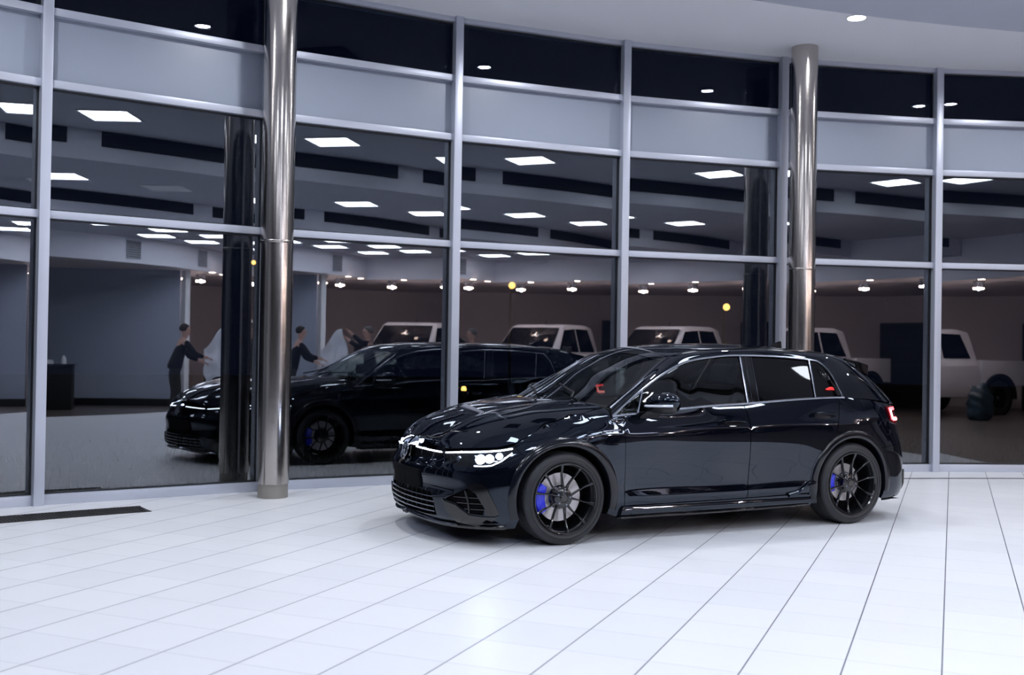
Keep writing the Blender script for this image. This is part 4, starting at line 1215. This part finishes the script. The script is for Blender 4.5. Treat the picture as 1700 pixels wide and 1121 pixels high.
# door mirrors
def lathe_ell(c, a, b_, h, pw=2.3, n=28, m_=16):
    V = []; Fs = []
    for i in range(m_ + 1):
        t = -math.pi / 2 + math.pi * i / m_
        for k in range(n):
            f = 2 * math.pi * k / n
            sg = lambda v, p: math.copysign(abs(v) ** p, v)
            V.append((c[0] + a * sg(math.cos(t), 2 / pw) * sg(math.cos(f), 2 / pw), c[1] + b_ * sg(math.cos(t), 2 / pw) * sg(math.sin(f), 2 / pw), c[2] + h * sg(math.sin(t), 2 / pw)))
    for i in range(m_):
        for k in range(n): Fs.append((i * n + k, i * n + (k + 1) % n, i * n + n + (k + 1) % n, i * n + n + k))
    return V, Fs
for sd_ in (1, -1):
    V, Fs = lathe_ell((0, 0, 0), .105, .135, .075, 2.25)
    V2 = []
    for x, y, z in V:
        x2 = x * (1 - .25 * (y / .135)) if x > 0 else x * .42
        z2 = z * (1 - .10 * (y / .135)) + (.015 * (y / .135))
        V2.append((.585 + x2 - .02 * (y / .135), (1.0 + y) * sd_, .992 + z2))
    b = MB(); b.add(V2, Fs); mi = b.build('door_mirror', P_, car, smooth=True, ang=180)
    # lower casing
    V, Fs = lathe_ell((0, 0, 0), .098, .125, .050, 2.4)
    b = MB(); b.add([(.583 + (x * (1 - .25 * (y / .135)) if x > 0 else x * .40), (1.0 + y) * sd_, .956 + z * .9) for x, y, z in V], Fs)
    b.build('mirror_casing', M['black'], mi, smooth=True, ang=180)
    b = MB()
    pts = []
    for y in np.linspace(-.105, .125, 16):
        t = y / .135
        xx = .105 * (1 - .25 * t) * max(0, (1 - abs(t) ** 2.25)) ** (1 / 2.25)
        pts.append((.588 + xx - .02 * t, (1.0 + y) * sd_, .972 + .006 * t))
    b.tube(pts, .0085, 8); b.build('indicator_strip', mat('indicator_lens', (.75, .78, .85), .12, coat=1.) if 'indicator_lens' not in bpy.data.materials else bpy.data.materials['indicator_lens'], mi, smooth=True)
    b = MB(); V = [(.74, .872, .87), (.56, .872, .87), (.58, .872, .905), (.70, .872, .905), (.66, .955, .945), (.55, .955, .945), (.55, .955, .975), (.63, .955, .975)]
    b.add([(x, y * sd_, z) for x, y, z in V], [(0, 1, 2, 3), (7, 6, 5, 4), (0, 4, 5, 1), (1, 5, 6, 2), (2, 6, 7, 3), (3, 7, 4, 0)])
    b.build('mirror_foot', M['black'], mi, bevel=.012)
    b = MB(); V = []
    for t in np.linspace(0, 2 * math.pi, 25)[:-1]:
        V.append((.535, (1.0 + .115 * math.copysign(abs(math.cos(t)) ** .8, math.cos(t))) * sd_, .985 + .058 * math.copysign(abs(math.sin(t)) ** .8, math.sin(t))))
    b.add(V, [tuple(range(24))]); b.build('mirror_glass', mat('mirror_silver', (.8, .82, .85), .03, 1.) if 'mirror_silver' not in bpy.data.materials else bpy.data.materials['mirror_silver'], mi)

# wheels
def wheel(x, sd_, front, spin):
    yo = .878                     # outer face
    R0, W_ = WR, .235
    w = MB().lathe([(.243, .0), (.246, -.006), (.262, .0035), (.275, .006), (.278, .0045), (.298, .002), (.312, -.008), (.320, -.020), (.3235, -.034), (.3250, -.055), (.3252, -.075), (.3210, -.0755), (.3210, -.0825), (.3252, -.083), (.3255, -.112), (.3215, -.1125), (.3215, -.120), (.3255, -.1205), (.3252, -.150), (.3212, -.1505), (.3212, -.158), (.3252, -.1585), (.3250, -.180), (.322, -.205), (.312, -.225), (.29, -.235), (.245, -.232)], 96, axis='y').build('wheel', M['rubber'], car, smooth=True, ang=30)
    w.location = (x, yo * sd_, R0)
    if sd_ < 0: w.rotation_euler = (0, 0, math.pi)
    # tread blocks and shoulder cuts
    b = MB()
    for i in range(72):
        a = 2 * math.pi * i / 72
        for y0, y1, tw in ((-.018, -.072, .06), (-.165, -.215, -.06)):
            r_ = .3245
            c0 = (r_ * math.cos(a), y0, r_ * math.sin(a)); c1 = (r_ * 1.001 * math.cos(a + tw), y1, r_ * 1.001 * math.sin(a + tw))
            b.tube([c0, c1], .0016, 4)
    b.build('tread_cuts', M['blackmatte'], w)
    # raised lettering-like blocks on the upper sidewall band
    b = MB(); b.tube([(.283 * math.cos(t), .0055, .283 * math.sin(t)) for t in np.linspace(0, 2 * math.pi, 97)], .0014, 5); b.tube([(.2595 * math.cos(t), .003, .2595 * math.sin(t)) for t in np.linspace(0, 2 * math.pi, 97)], .002, 5); b.build('sidewall_ribs', M['rubber'], w, smooth=True)
    # rim barrel
    rim = MB().lathe([(.2445, -.004), (.2475, .003), (.2455, .007), (.240, .006), (.2355, -.002), (.230, -.012), (.228, -.05), (.222, -.10), (.219, -.19), (.225, -.225), (.2445, -.228)], 96, axis='y').build('rim', M['alloy'], w, smooth=True, ang=40)
    # ten slim spokes leaning together in pairs at the hub
    for i in range(10):
        a = math.radians(36 * i + spin)
        pr = 1 if i % 2 == 0 else -1
        ah = a + pr * math.radians(9.0)
        b = MB(); sec = []
        for q in range(13):
            t = q / 12
            r_ = .052 + (.240 - .052) * t
            aa = ah + (a - ah) * min(1, t * 1.6) ** .8
            yy = -.030 + .030 * t ** 1.3 - .012 * math.sin(math.pi * t)
            wd = .0100 - .0045 * math.sin(math.pi * min(t * 1.1, 1)) + (.004 if t > .93 else 0)
            dp = .030 - .012 * t
            tx, tz = -math.sin(aa), math.cos(aa)
            cx, cz = r_ * math.cos(aa), r_ * math.sin(aa)
            for o_, e_ in ((-1, -dp), (-1, -.004), (-.35, .0015), (.35, .0015), (1, -.004), (1, -dp)):
                sec.append((cx + tx * o_ * wd, yy + e_, cz + tz * o_ * wd))
        Fs = [(q * 6 + k, q * 6 + (k + 1) % 6, q * 6 + 6 + (k + 1) % 6, q * 6 + 6 + k) for q in range(12) for k in range(6)] + [tuple(range(6)), tuple(range(72, 78))[::-1]]
        b.add(sec, Fs); b.build('spoke', M['alloy'], w, smooth=True, ang=28)
    # hub, bolts, cap
    b = MB().lathe([(0, -.024), (.030, -.024), (.034, -.028), (.058, -.030), (.070, -.036), (.074, -.055), (.074, -.09), (0, -.09)], 40, axis='y')
    b.build('hub', M['alloy'], w, smooth=True, ang=30)
    b = MB()
    for i in range(5):
        a = math.radians(72 * i + spin + 18); b.lathe([(0, -.026), (.008, -.026), (.010, -.034), (.010, -.040)], 6, axis='y', c=(.050 * math.cos(a), 0, .050 * math.sin(a)))
    b.build('wheel_bolts', M['dchrome'], w)
    MB().lathe([(0, -.018), (.024, -.018), (.029, -.022), (.029, -.03)], 32, axis='y').build('hub_cap', M['pianob'], w, smooth=True, ang=30)
    # brake disc: drilled steel ring with bell
    dr = .170 if front else .150
    MB().lathe([(.085, -.105), (dr, -.105), (dr, -.130), (.085, -.130), (.085, -.105)], 72, axis='y').build('brake_disc', M['disc'], w, smooth=True, ang=30)
    MB().lathe([(0, -.088), (.078, -.088), (.084, -.095), (.086, -.131), (0, -.131)], 40, axis='y').build('disc_bell', M['dchrome'], w, smooth=True, ang=30)
    MB().lathe([(0, -.14), (.20, -.14), (.215, -.15), (.215, -.16), (0, -.16)], 48, axis='y').build('dust_shield', M['lining'], w, smooth=True)
    # caliper: a curved block hugging the disc on the side facing forward
    ca0 = math.radians(0 if front else 2)
    span = math.radians(33 if front else 24)
    b = MB(); V = []; n = 14
    ro, ri = (.212, .128) if front else (.190, .128)
    sgn = 1 if sd_ > 0 else -1
    for i in range(n + 1):
        t = i / n; a = ca0 - span + 2 * span * t
        if sd_ < 0: a = math.pi - a
        k_o = ro - .012 * (abs(2 * t - 1) ** 4); k_i = ri + .014 * (abs(2 * t - 1) ** 4)
        y0 = -.066 + .012 * (abs(2 * t - 1) ** 3)
        for r_, yy in ((k_i, y0 - .006), (k_i + .012, y0), (k_o - .014, y0), (k_o, y0 - .014), (k_o, -.15), (k_i, -.15)):
            V.append((r_ * math.cos(a), yy, r_ * math.sin(a)))
    b.add(V, [(i * 6 + k, i * 6 + (k + 1) % 6, i * 6 + 6 + (k + 1) % 6, i * 6 + 6 + k) for i in range(n) for k in range(6)] + [tuple(range(6)), tuple(range(n * 6, n * 6 + 6))[::-1]])
    cl = b.build('brake_caliper', M['blue'], w, smooth=True, ang=35, bevel=.003)
    cl['label'] = 'bright blue brake caliper'
    return w
wheel(WB_F, 1, True, 12); wheel(WB_R, 1, False, 26); wheel(WB_F, -1, True, 40); wheel(WB_R, -1, False, 5)

# =================================================================== white pickup deeper in the hall (seen in the glass)
def pickup():
    f = Vector((-.95505, .28841, 0)); s = Vector((.28841, .95505, 0))
    o = Vector((10.893, 2.150, 0)) - s * .68
    t = tag(empty('pickup_truck', o, math.atan2(f.y, f.x)), 'white double-cab pickup truck with big wheels mirrored in the glass front', 'truck')
    WP = M['whitecar']
    def loft(secs, name, m, bev=.0, parent=t):
        b = MB(); V = []; n = len(secs[0][1])
        for x, pr in secs:
            for y, z in pr: V.append((x, y, z))
            for y, z in pr[::-1]: V.append((x, -y, z))
        k = 2 * n
        Fs = [(i * k + q, i * k + (q + 1) % k, i * k + k + (q + 1) % k, i * k + k + q) for i in range(len(secs) - 1) for q in range(k)]
        Fs += [tuple(range(k)), tuple(range((len(secs) - 1) * k, len(secs) * k))[::-1]]
        b.add(V, Fs); return b.build(name, m, parent, bevel=bev, seg=3, ang=50)
    loft([(1.78, [(.62, .55), (.80, .70), (.80, .95), (.66, 1.05)]), (1.62, [(.80, .45), (.92, .65), (.92, 1.02), (.80, 1.12)]), (.75, [(.86, .42), (.96, .62), (.95, 1.10), (.84, 1.24)]), (-1.6, [(.88, .42), (.97, .62), (.96, 1.16), (.86, 1.28)])], 'body', WP, .03)
    loft([(.82, [(.80, 1.20), (.74, 1.22)]), (.05, [(.83, 1.22), (.68, 1.90)]), (-.15, [(.84, 1.22), (.67, 1.96)]), (-1.20, [(.84, 1.22), (.67, 1.97)]), (-1.55, [(.84, 1.22), (.70, 1.90)]), (-1.68, [(.84, 1.22), (.80, 1.26)])], 'cab', WP, .035)
    G = M['privacy']
    def quad(nm, pts, d=(0, 0, .012), par=t):
        b = MB(); A = [tuple(p) for p in pts]; n = len(A); B = [(p[0] + d[0], p[1] + d[1], p[2] + d[2]) for p in pts]
        b.add(A + B, [tuple(range(n)), tuple(range(n, 2 * n))[::-1]] + [(i, (i + 1) % n, n + (i + 1) % n, n + i) for i in range(n)])
        return b.build(nm, G, par, bevel=.003)
    quad('windscreen', [(.80, -.72, 1.25), (.80, .72, 1.25), (.12, .62, 1.86), (.12, -.62, 1.86)], (.02, 0, .02))
    for sd in (-1, 1):
        quad('front_side_window', [(.55, sd * .822, 1.30), (.06, sd * .705, 1.82), (-.52, sd * .695, 1.86), (-.55, sd * .815, 1.30)], (0, sd * .02, .004))
        quad('rear_side_window', [(-.63, sd * .815, 1.30), (-.60, sd * .695, 1.86), (-1.25, sd * .70, 1.85), (-1.48, sd * .815, 1.30)], (0, sd * .02, .004))
        b = MB(); b.box((.62, sd * 1.06, 1.32), (.12, .20, .22)); b.build('door_mirror', M['black'], t, bevel=.03)
        b = MB(); b.box((1.66, sd * .70, .92), (.20, .30, .16)); b.build('headlight', M['dchrome'], t, bevel=.03)
    b = MB(); b.box((1.79, 0, .86), (.06, 1.15, .22)); b.build('radiator_grille', M['black'], t, bevel=.01)
    b = MB(); b.box((1.80, 0, .55), (.22, 1.75, .24)); b.build('bumper', M['black'], t, bevel=.04)
    b = MB()
    for sd in (-1, 1): b.box((-2.42, sd * .93, .98), (1.42, .06, .58))
    b.box((-3.12, 0, .98), (.06, 1.9, .58)); b.box((-2.4, 0, .72), (1.42, 1.8, .05))
    b.build('cargo_bed', WP, t, bevel=.012)
    for x in (1.12, -2.25):
        for sd in (-1, 1):
            b = MB(); b.lathe([(.24, .0), (.27, .012), (.36, .012), (.40, -.01), (.405, -.06), (.405, -.20), (.38, -.25), (.24, -.25)], 40, axis='y')
            w = b.build('wheel', M['rubber'], t, smooth=True, ang=30); w.location = (x, sd * .99, .405)
            if sd < 0: w.rotation_euler = (0, 0, math.pi)
            MB().lathe([(0, -.05), (.05, -.02), (.09, -.06), (.22, -.05), (.24, .0), (.245, -.02), (.245, -.2), (0, -.2)], 10, axis='y').build('rim', M['dchrome'], w)
            b = MB(); V = []
            for i in range(21):
                a = math.radians(-5 + 190 * i / 20)
                for r, y in ((.47, .955), (.55, .965), (.55, 1.02), (.47, 1.02)): V.append((x + r * math.cos(a), sd * y, .42 + r * math.sin(a)))
            b.add(V, [(i * 4 + k, i * 4 + (k + 1) % 4, i * 4 + 4 + (k + 1) % 4, i * 4 + 4 + k) for i in range(20) for k in range(4)] + [(0, 1, 2, 3), (83, 82, 81, 80)])
            b.build('wheel_flare', M['black'], t)
            MB().lathe([(0, 0), (.47, 0), (.47, -.02), (0, -.02)], 40, axis='y', c=(x, .962 * sd if sd > 0 else -.942, .42)).build('wheel_well', M['lining'], t)
    MB().tube([(-.4, 0, 1.96), (-.42, 0, 2.06)], .008, 6).build('aerial', M['black'], t)
    return t
pickup()

# desk, shelving, sack and loop in the back
def obj_at(name, x, y, rz, label, cat_, group=None): return tag(empty(name, (x, y, 0), rz), label, cat_, group)
t = obj_at('reception_desk', 5.75, -.55, math.radians(52), 'black desk with white papers on top mirrored at the far left', 'desk')
b = MB(); b.box((0, 0, .44), (1.1, .6, .88)); b.build('cabinet', M['blackmatte'], t, bevel=.01)
MB().box((0, 0, .90), (1.2, .7, .035)).build('worktop', M['pianob'], t, bevel=.006)
b = MB(); b.box((0, 0, 0), (.32, .24, .05)); b.box((.02, .01, .04), (.28, .22, .03), .3)
o = b.build('paper_stack', M['whitep'], merge=False); o.location = (5.62, -.45, .943); tag(o, 'stack of white papers lying on the black desk', 'papers')
o = MB().lathe([(0, 0), (.05, 0), (.05, .10), (.03, .13), (.03, .16), (0, .16)], 20).build('dispenser_bottle', M['whitep'], smooth=True, ang=40); o.location = (6.02, -.30, .918); tag(o, 'white bottle standing on the black desk', 'bottle')
def shelving(x, y, rz, label, w=1.9, h=2.2):
    t = obj_at('shelving_unit', x, y, rz, label, 'shelf')
    b = MB(); b.box((0, .18, h / 2), (w, .02, h)); b.build('back_panel', M['blackmatte'], t)
    for sx in (-1, 1): MB().box((sx * w / 2, 0, h / 2), (.04, .4, h)).build('side_panel', M['wallgrey'] if sx > 0 else M['black'], t)
    for k in range(5): MB().box((0, 0, .06 + k * (h - .1) / 4), (w, .4, .035)).build('shelf_board', M['black'], t)
    return t
aw = math.atan2(5.0, 1.3)
shelving(15.55, .65, aw, 'tall dark shelving unit against the brown wall behind the white truck')
shelving(16.1, 2.65, aw, 'tall dark shelving unit with a pale right side farther along the brown wall')
rb = random.Random(5)
for si, (sx_, sy_) in enumerate(((15.55, .65), (16.1, 2.65))):
    for k in range(3):
        for j in range(2):
            w_ = rb.uniform(.22, .36); h_ = rb.uniform(.14, .3)
            lx = -.4 + j * .75 + rb.uniform(-.05, .05)
            z0 = .0775 + k * (2.10) / 4
            b = MB(); b.box((0, 0, h_ / 2), (w_, .26, h_)); b.box((0, 0, h_ + .008), (w_ + .012, .272, .02))
            o = b.build('storage_box', M['whitep'] if (k + j) % 3 == 0 else M['dash'], bevel=.004, merge=False)
            o.location = (sx_ + lx * math.cos(aw), sy_ + lx * math.sin(aw), z0); o.rotation_euler = (0, 0, aw)
            tag(o, '%s lidded box on the %s shelf of the %s dark shelving unit, %s side' % ('pale' if (k + j) % 3 == 0 else 'dark', ('bottom', 'second', 'third')[k], ('nearer', 'farther')[si], ('left', 'right')[j]), 'box', 'boxes on the dark shelving')
o = MB().tube([(-.22, 0, 0), (-.22, 0, .22), (-.19, 0, .34), (-.10, 0, .43), (0, 0, .46), (.10, 0, .43), (.19, 0, .34), (.22, 0, .22), (.22, 0, 0)], .05, 10).build('foam_arch', M['black'], smooth=True)
o.location = (15.7, 1.2, 2.182); o.rotation_euler = (0, 0, aw); tag(o, 'black foam arch standing on top of the dark shelving', 'arch')
bm = bmesh.new(); bmesh.ops.create_icosphere(bm, subdivisions=4, radius=1)
rs = random.Random(2)
for v in bm.verts:
    c = v.co; n_ = .10 * math.sin(7 * c.x + 3 * c.z) * math.cos(5 * c.y - 4 * c.z) + .06 * math.sin(13 * c.z + 5 * c.x)
    s = 1 + n_ + (.15 if c.z < -.3 else 0)
    v.co = Vector((c.x * .27 * s, c.y * .22 * s, max(c.z * .40 * s, -.36)))
me = bpy.data.meshes.new('plastic_sack'); bm.to_mesh(me); bm.free(); me.polygons.foreach_set('use_smooth', [True] * len(me.polygons)); me.materials.append(mat('blue_plastic', (.02, .04, .06), .3))
o = bpy.data.objects.new('plastic_sack', me); COL.objects.link(o); o.location = (11.5, 3.55, .365); tag(o, 'dark blue crumpled plastic sack on the floor beside the rear wheel of the truck', 'sack')

# =================================================================== two people lifting a white sheet (seen in the glass)
def skin_mesh(name, joints, edges, root, m, parent, sub=2):
    me = bpy.data.meshes.new(name); me.from_pydata([j[0] for j in joints], edges, []); 
    o = bpy.data.objects.new(name, me); COL.objects.link(o)
    md = o.modifiers.new('skin', 'SKIN'); md.use_smooth_shade = True; md.branch_smoothing = .6
    for i, j in enumerate(joints):
        r = j[1]; me.skin_vertices[0].data[i].radius = (r, r) if not isinstance(r, tuple) else r
        me.skin_vertices[0].data[i].use_root = (i == root)
    if sub: s = o.modifiers.new('sub', 'SUBSURF'); s.levels = sub; s.render_levels = sub
    bpy.context.view_layer.update()
    dg = bpy.context.evaluated_depsgraph_get(); nm_ = bpy.data.meshes.new_from_object(o.evaluated_get(dg))
    bpy.data.objects.remove(o)
    nm_.materials.clear(); nm_.materials.append(m)
    nm_.polygons.foreach_set('use_smooth', [True] * len(nm_.polygons))
    o2 = bpy.data.objects.new(name, nm_); COL.objects.link(o2)
    if parent: o2.parent = parent
    return o2
SKIN = mat('skin', (.55, .34, .28), .5)
def person(x, y, rz, label, lean, handL, handR, hair_col, shirt_m, trouser_m, h=1.0):
    t = tag(empty('person', (x, y, 0), rz), label, 'person')
    hip = Vector((0, 0, .93)); ln = Vector((math.sin(lean), 0, math.cos(lean)))
    sh = hip + ln * .50; neck = hip + ln * .555; hd = neck + Vector((math.sin(lean * .6), 0, math.cos(lean * .6))) * .125
    def arm(sd, hand):
        s0 = sh + Vector((0, sd * .19, -.02)); e = (s0 + Vector(hand)) / 2 + Vector((-.02, sd * .07, -.09)); w = Vector(hand)
        return s0, e, w
    # body: head, neck, torso, arms and hands one surface
    J = []; E = []
    def add(p, r, par=None):
        J.append((tuple(p), r)); k = len(J) - 1
        if par is not None: E.append((par, k))
        return k
    pel = add(hip, (.15, .12)); wst = add(hip + ln * .16, (.135, .105), pel); ch = add(hip + ln * .34, (.155, .115), wst); up_ = add(sh, (.12, .09), ch)
    nk = add(neck, .055, up_); h0 = add(hd - Vector((0, 0, .05)), (.062, .072), nk); h1 = add(hd + Vector((.01, 0, .03)), (.078, .095), h0); h2 = add(hd + Vector((0, 0, .10)), (.06, .075), h1)
    tips = []
    for sd, hand in ((1, handL), (-1, handR)):
        a, b_, c = arm(sd, hand)
        k1 = add(a, .058, up_); k2 = add(b_, .042, k1); k3 = add(c, .028, k2)
        d = (c - b_).normalized(); k4 = add(c + d * .06, (.036, .016), k3)
        tips.append((c + d * .075, d, sd))
    for sd in (1, -1):
        k1 = add(hip + Vector((0, sd * .09, -.10)), .085, pel); k2 = add(Vector((.04, sd * .10, .50)), .058, k1); k3 = add(Vector((-.02, sd * .11, .09)), .038, k2)
    body = skin_mesh('body', J, E, 0, SKIN, t)
    for base, d, sd in tips:
        side = d.cross(Vector((0, 0, 1))).normalized()
        for k in range(5):
            off = side * (k - 1.5) * .017 if k < 4 else side * -.040 - d * .04
            L = (.062, .070, .066, .052, .045)[k]
            dr = d if k < 4 else (d + side * -.8).normalized()
            pts = [base + off, base + off + dr * L * .5 + Vector((0, 0, -.008)), base + off + dr * L + Vector((0, 0, -.028))]
            MB().tube(pts, [.0085, .008, .006], 6).build('finger' if k < 4 else 'thumb', SKIN, body, smooth=True)
    # face: eyes, nose, mouth, ears
    fx = hd + Vector((.085, 0, 0))
    MB().tube([fx + Vector((0, 0, .03)), fx + Vector((.022, 0, -.012)), fx + Vector((.0, 0, -.018))], [.007, .012, .009], 6).build('nose', SKIN, body, smooth=True)
    for sd in (1, -1):
        bme = bmesh.new(); bmesh.ops.create_uvsphere(bme, u_segments=10, v_segments=6, radius=.012); mee = bpy.data.meshes.new('eye'); bme.to_mesh(mee); bme.free(); mee.materials.append(M['black'])
        e = bpy.data.objects.new('eye', mee); COL.objects.link(e); e.parent = body; e.location = fx + Vector((-.012, sd * .03, .03))
        MB().tube([hd + Vector((.0, sd * .076, .03)), hd + Vector((-.012, sd * .086, .0)), hd + Vector((.0, sd * .076, -.03))], .009, 6).build('ear', SKIN, body, smooth=True)
    MB().tube([fx + Vector((-.008, -.022, -.05)), fx + Vector((0, 0, -.05)), fx + Vector((-.008, .022, -.05))], .005, 6).build('mouth', mat('lips', (.4, .16, .14), .5), body, smooth=True)
    V, Fs = lathe_ell((0, 0, 0), .100, .088, .10, 2.0, 24, 12)
    b = MB(); b.add([(hd.x - .015 + x * (1 if x < 0 else .72), hd.y + y, hd.z + .045 + z * (1 if z > 0 else .55) + (.05 if x > .03 and z < .03 else 0)) for x, y, z in V], Fs)
    b.build('hair', mat('hair_%s' % ('dark' if hair_col[0] < .1 else 'grey'), hair_col, .7), t, smooth=True, ang=180)
    # shirt and trousers as their own close-fitting surfaces
    J2 = []; E2 = []
    def add2(p, r, par=None):
        J2.append((tuple(p), r)); k = len(J2) - 1
        if par is not None: E2.append((par, k))
        return k
    aa = add2(hip - ln * .07, (.175, .145)); a0 = add2(hip + ln * .04, (.170, .140), aa); a1 = add2(hip + ln * .16, (.155, .125), a0); a2 = add2(hip + ln * .34, (.175, .132), a1); a3 = add2(sh + ln * .01, (.135, .105), a2)
    for sd, hand in ((1, handL), (-1, handR)):
        a, b_, c = arm(sd, hand)
        k1 = add2(a, .073, a3); k2 = add2(b_, .055, k1); k3 = add2(b_ + (c - b_) * .8, .040, k2)
    skin_mesh('shirt', J2, E2, 0, shirt_m, t)
    J2 = []; E2 = []
    a0 = add2(hip + ln * .10, (.160, .130)); a0 = add2(hip - ln * .0, (.165, .135), a0)
    for sd in (1, -1):
        k1 = add2(hip + Vector((0, sd * .09, -.12)), .105, a0); k2 = add2(Vector((.04, sd * .10, .50)), .076, k1); k3 = add2(Vector((-.02, sd * .11, .10)), .060, k2)
    skin_mesh('trousers', J2, E2, 0, trouser_m, t)
    for sd in (1, -1):
        V, Fs = lathe_ell((0, 0, 0), .14, .05, .05, 2.6, 20, 10)
        b = MB(); b.add([(.05 + x, sd * .11 + y, max(z, -.045) * (1 if x < .02 else .7) + .047) for x, y, z in V], Fs); b.build('shoe', M['black'], t, smooth=True, ang=60)
    return t
dk = mat('dark_shirt', (.012, .012, .016), .85); gy = mat('grey_shirt', (.20, .22, .27), .85)
person(4.85, 3.35, math.radians(40), 'person in a dark top leaning in and holding the hanging end of a white sheet', .30, (.52, .16, 1.12), (.50, -.10, 1.05), (.03, .02, .015), dk, M['seat'])
person(6.05, 4.25, math.radians(215), 'person in a dark shirt raising the top end of a white sheet', .12, (.42, .18, 1.50), (.44, -.14, 1.62), (.12, .11, .10), dk, M['seat'])
# the sheet hangs between them
V = []; Fs = []; nu_, nv_ = 34, 26
for i in range(nu_ + 1):
    for j in range(nv_ + 1):
        u, v = i / nu_, j / nv_
        x = 5.30 + .36 * u + .05 * math.sin(9 * v + 3 * u); y = 3.62 + .32 * u + .07 * math.sin(14 * u + 2 * v) * (1 - v * .5)
        z = (1.12 + .62 * u ** .8) - (.55 + .35 * u) * (1 - v) + .03 * math.sin(18 * u)
        x += .22 * (v - .5) * .5; y -= .30 * (v - .5) * .5
        V.append((x, y, z))
Fs = [(i * (nv_ + 1) + j, (i + 1) * (nv_ + 1) + j, (i + 1) * (nv_ + 1) + j + 1, i * (nv_ + 1) + j + 1) for i in range(nu_) for j in range(nv_)]
sh_ = mk('white_sheet', V, Fs, mat('white_cloth', (.75, .77, .84), .8), smooth=True)
sd2 = sh_.modifiers.new('thick', 'SOLIDIFY'); sd2.thickness = .004
tag(sh_, 'crumpled white sheet held up between two people mirrored in the glass', 'sheet')
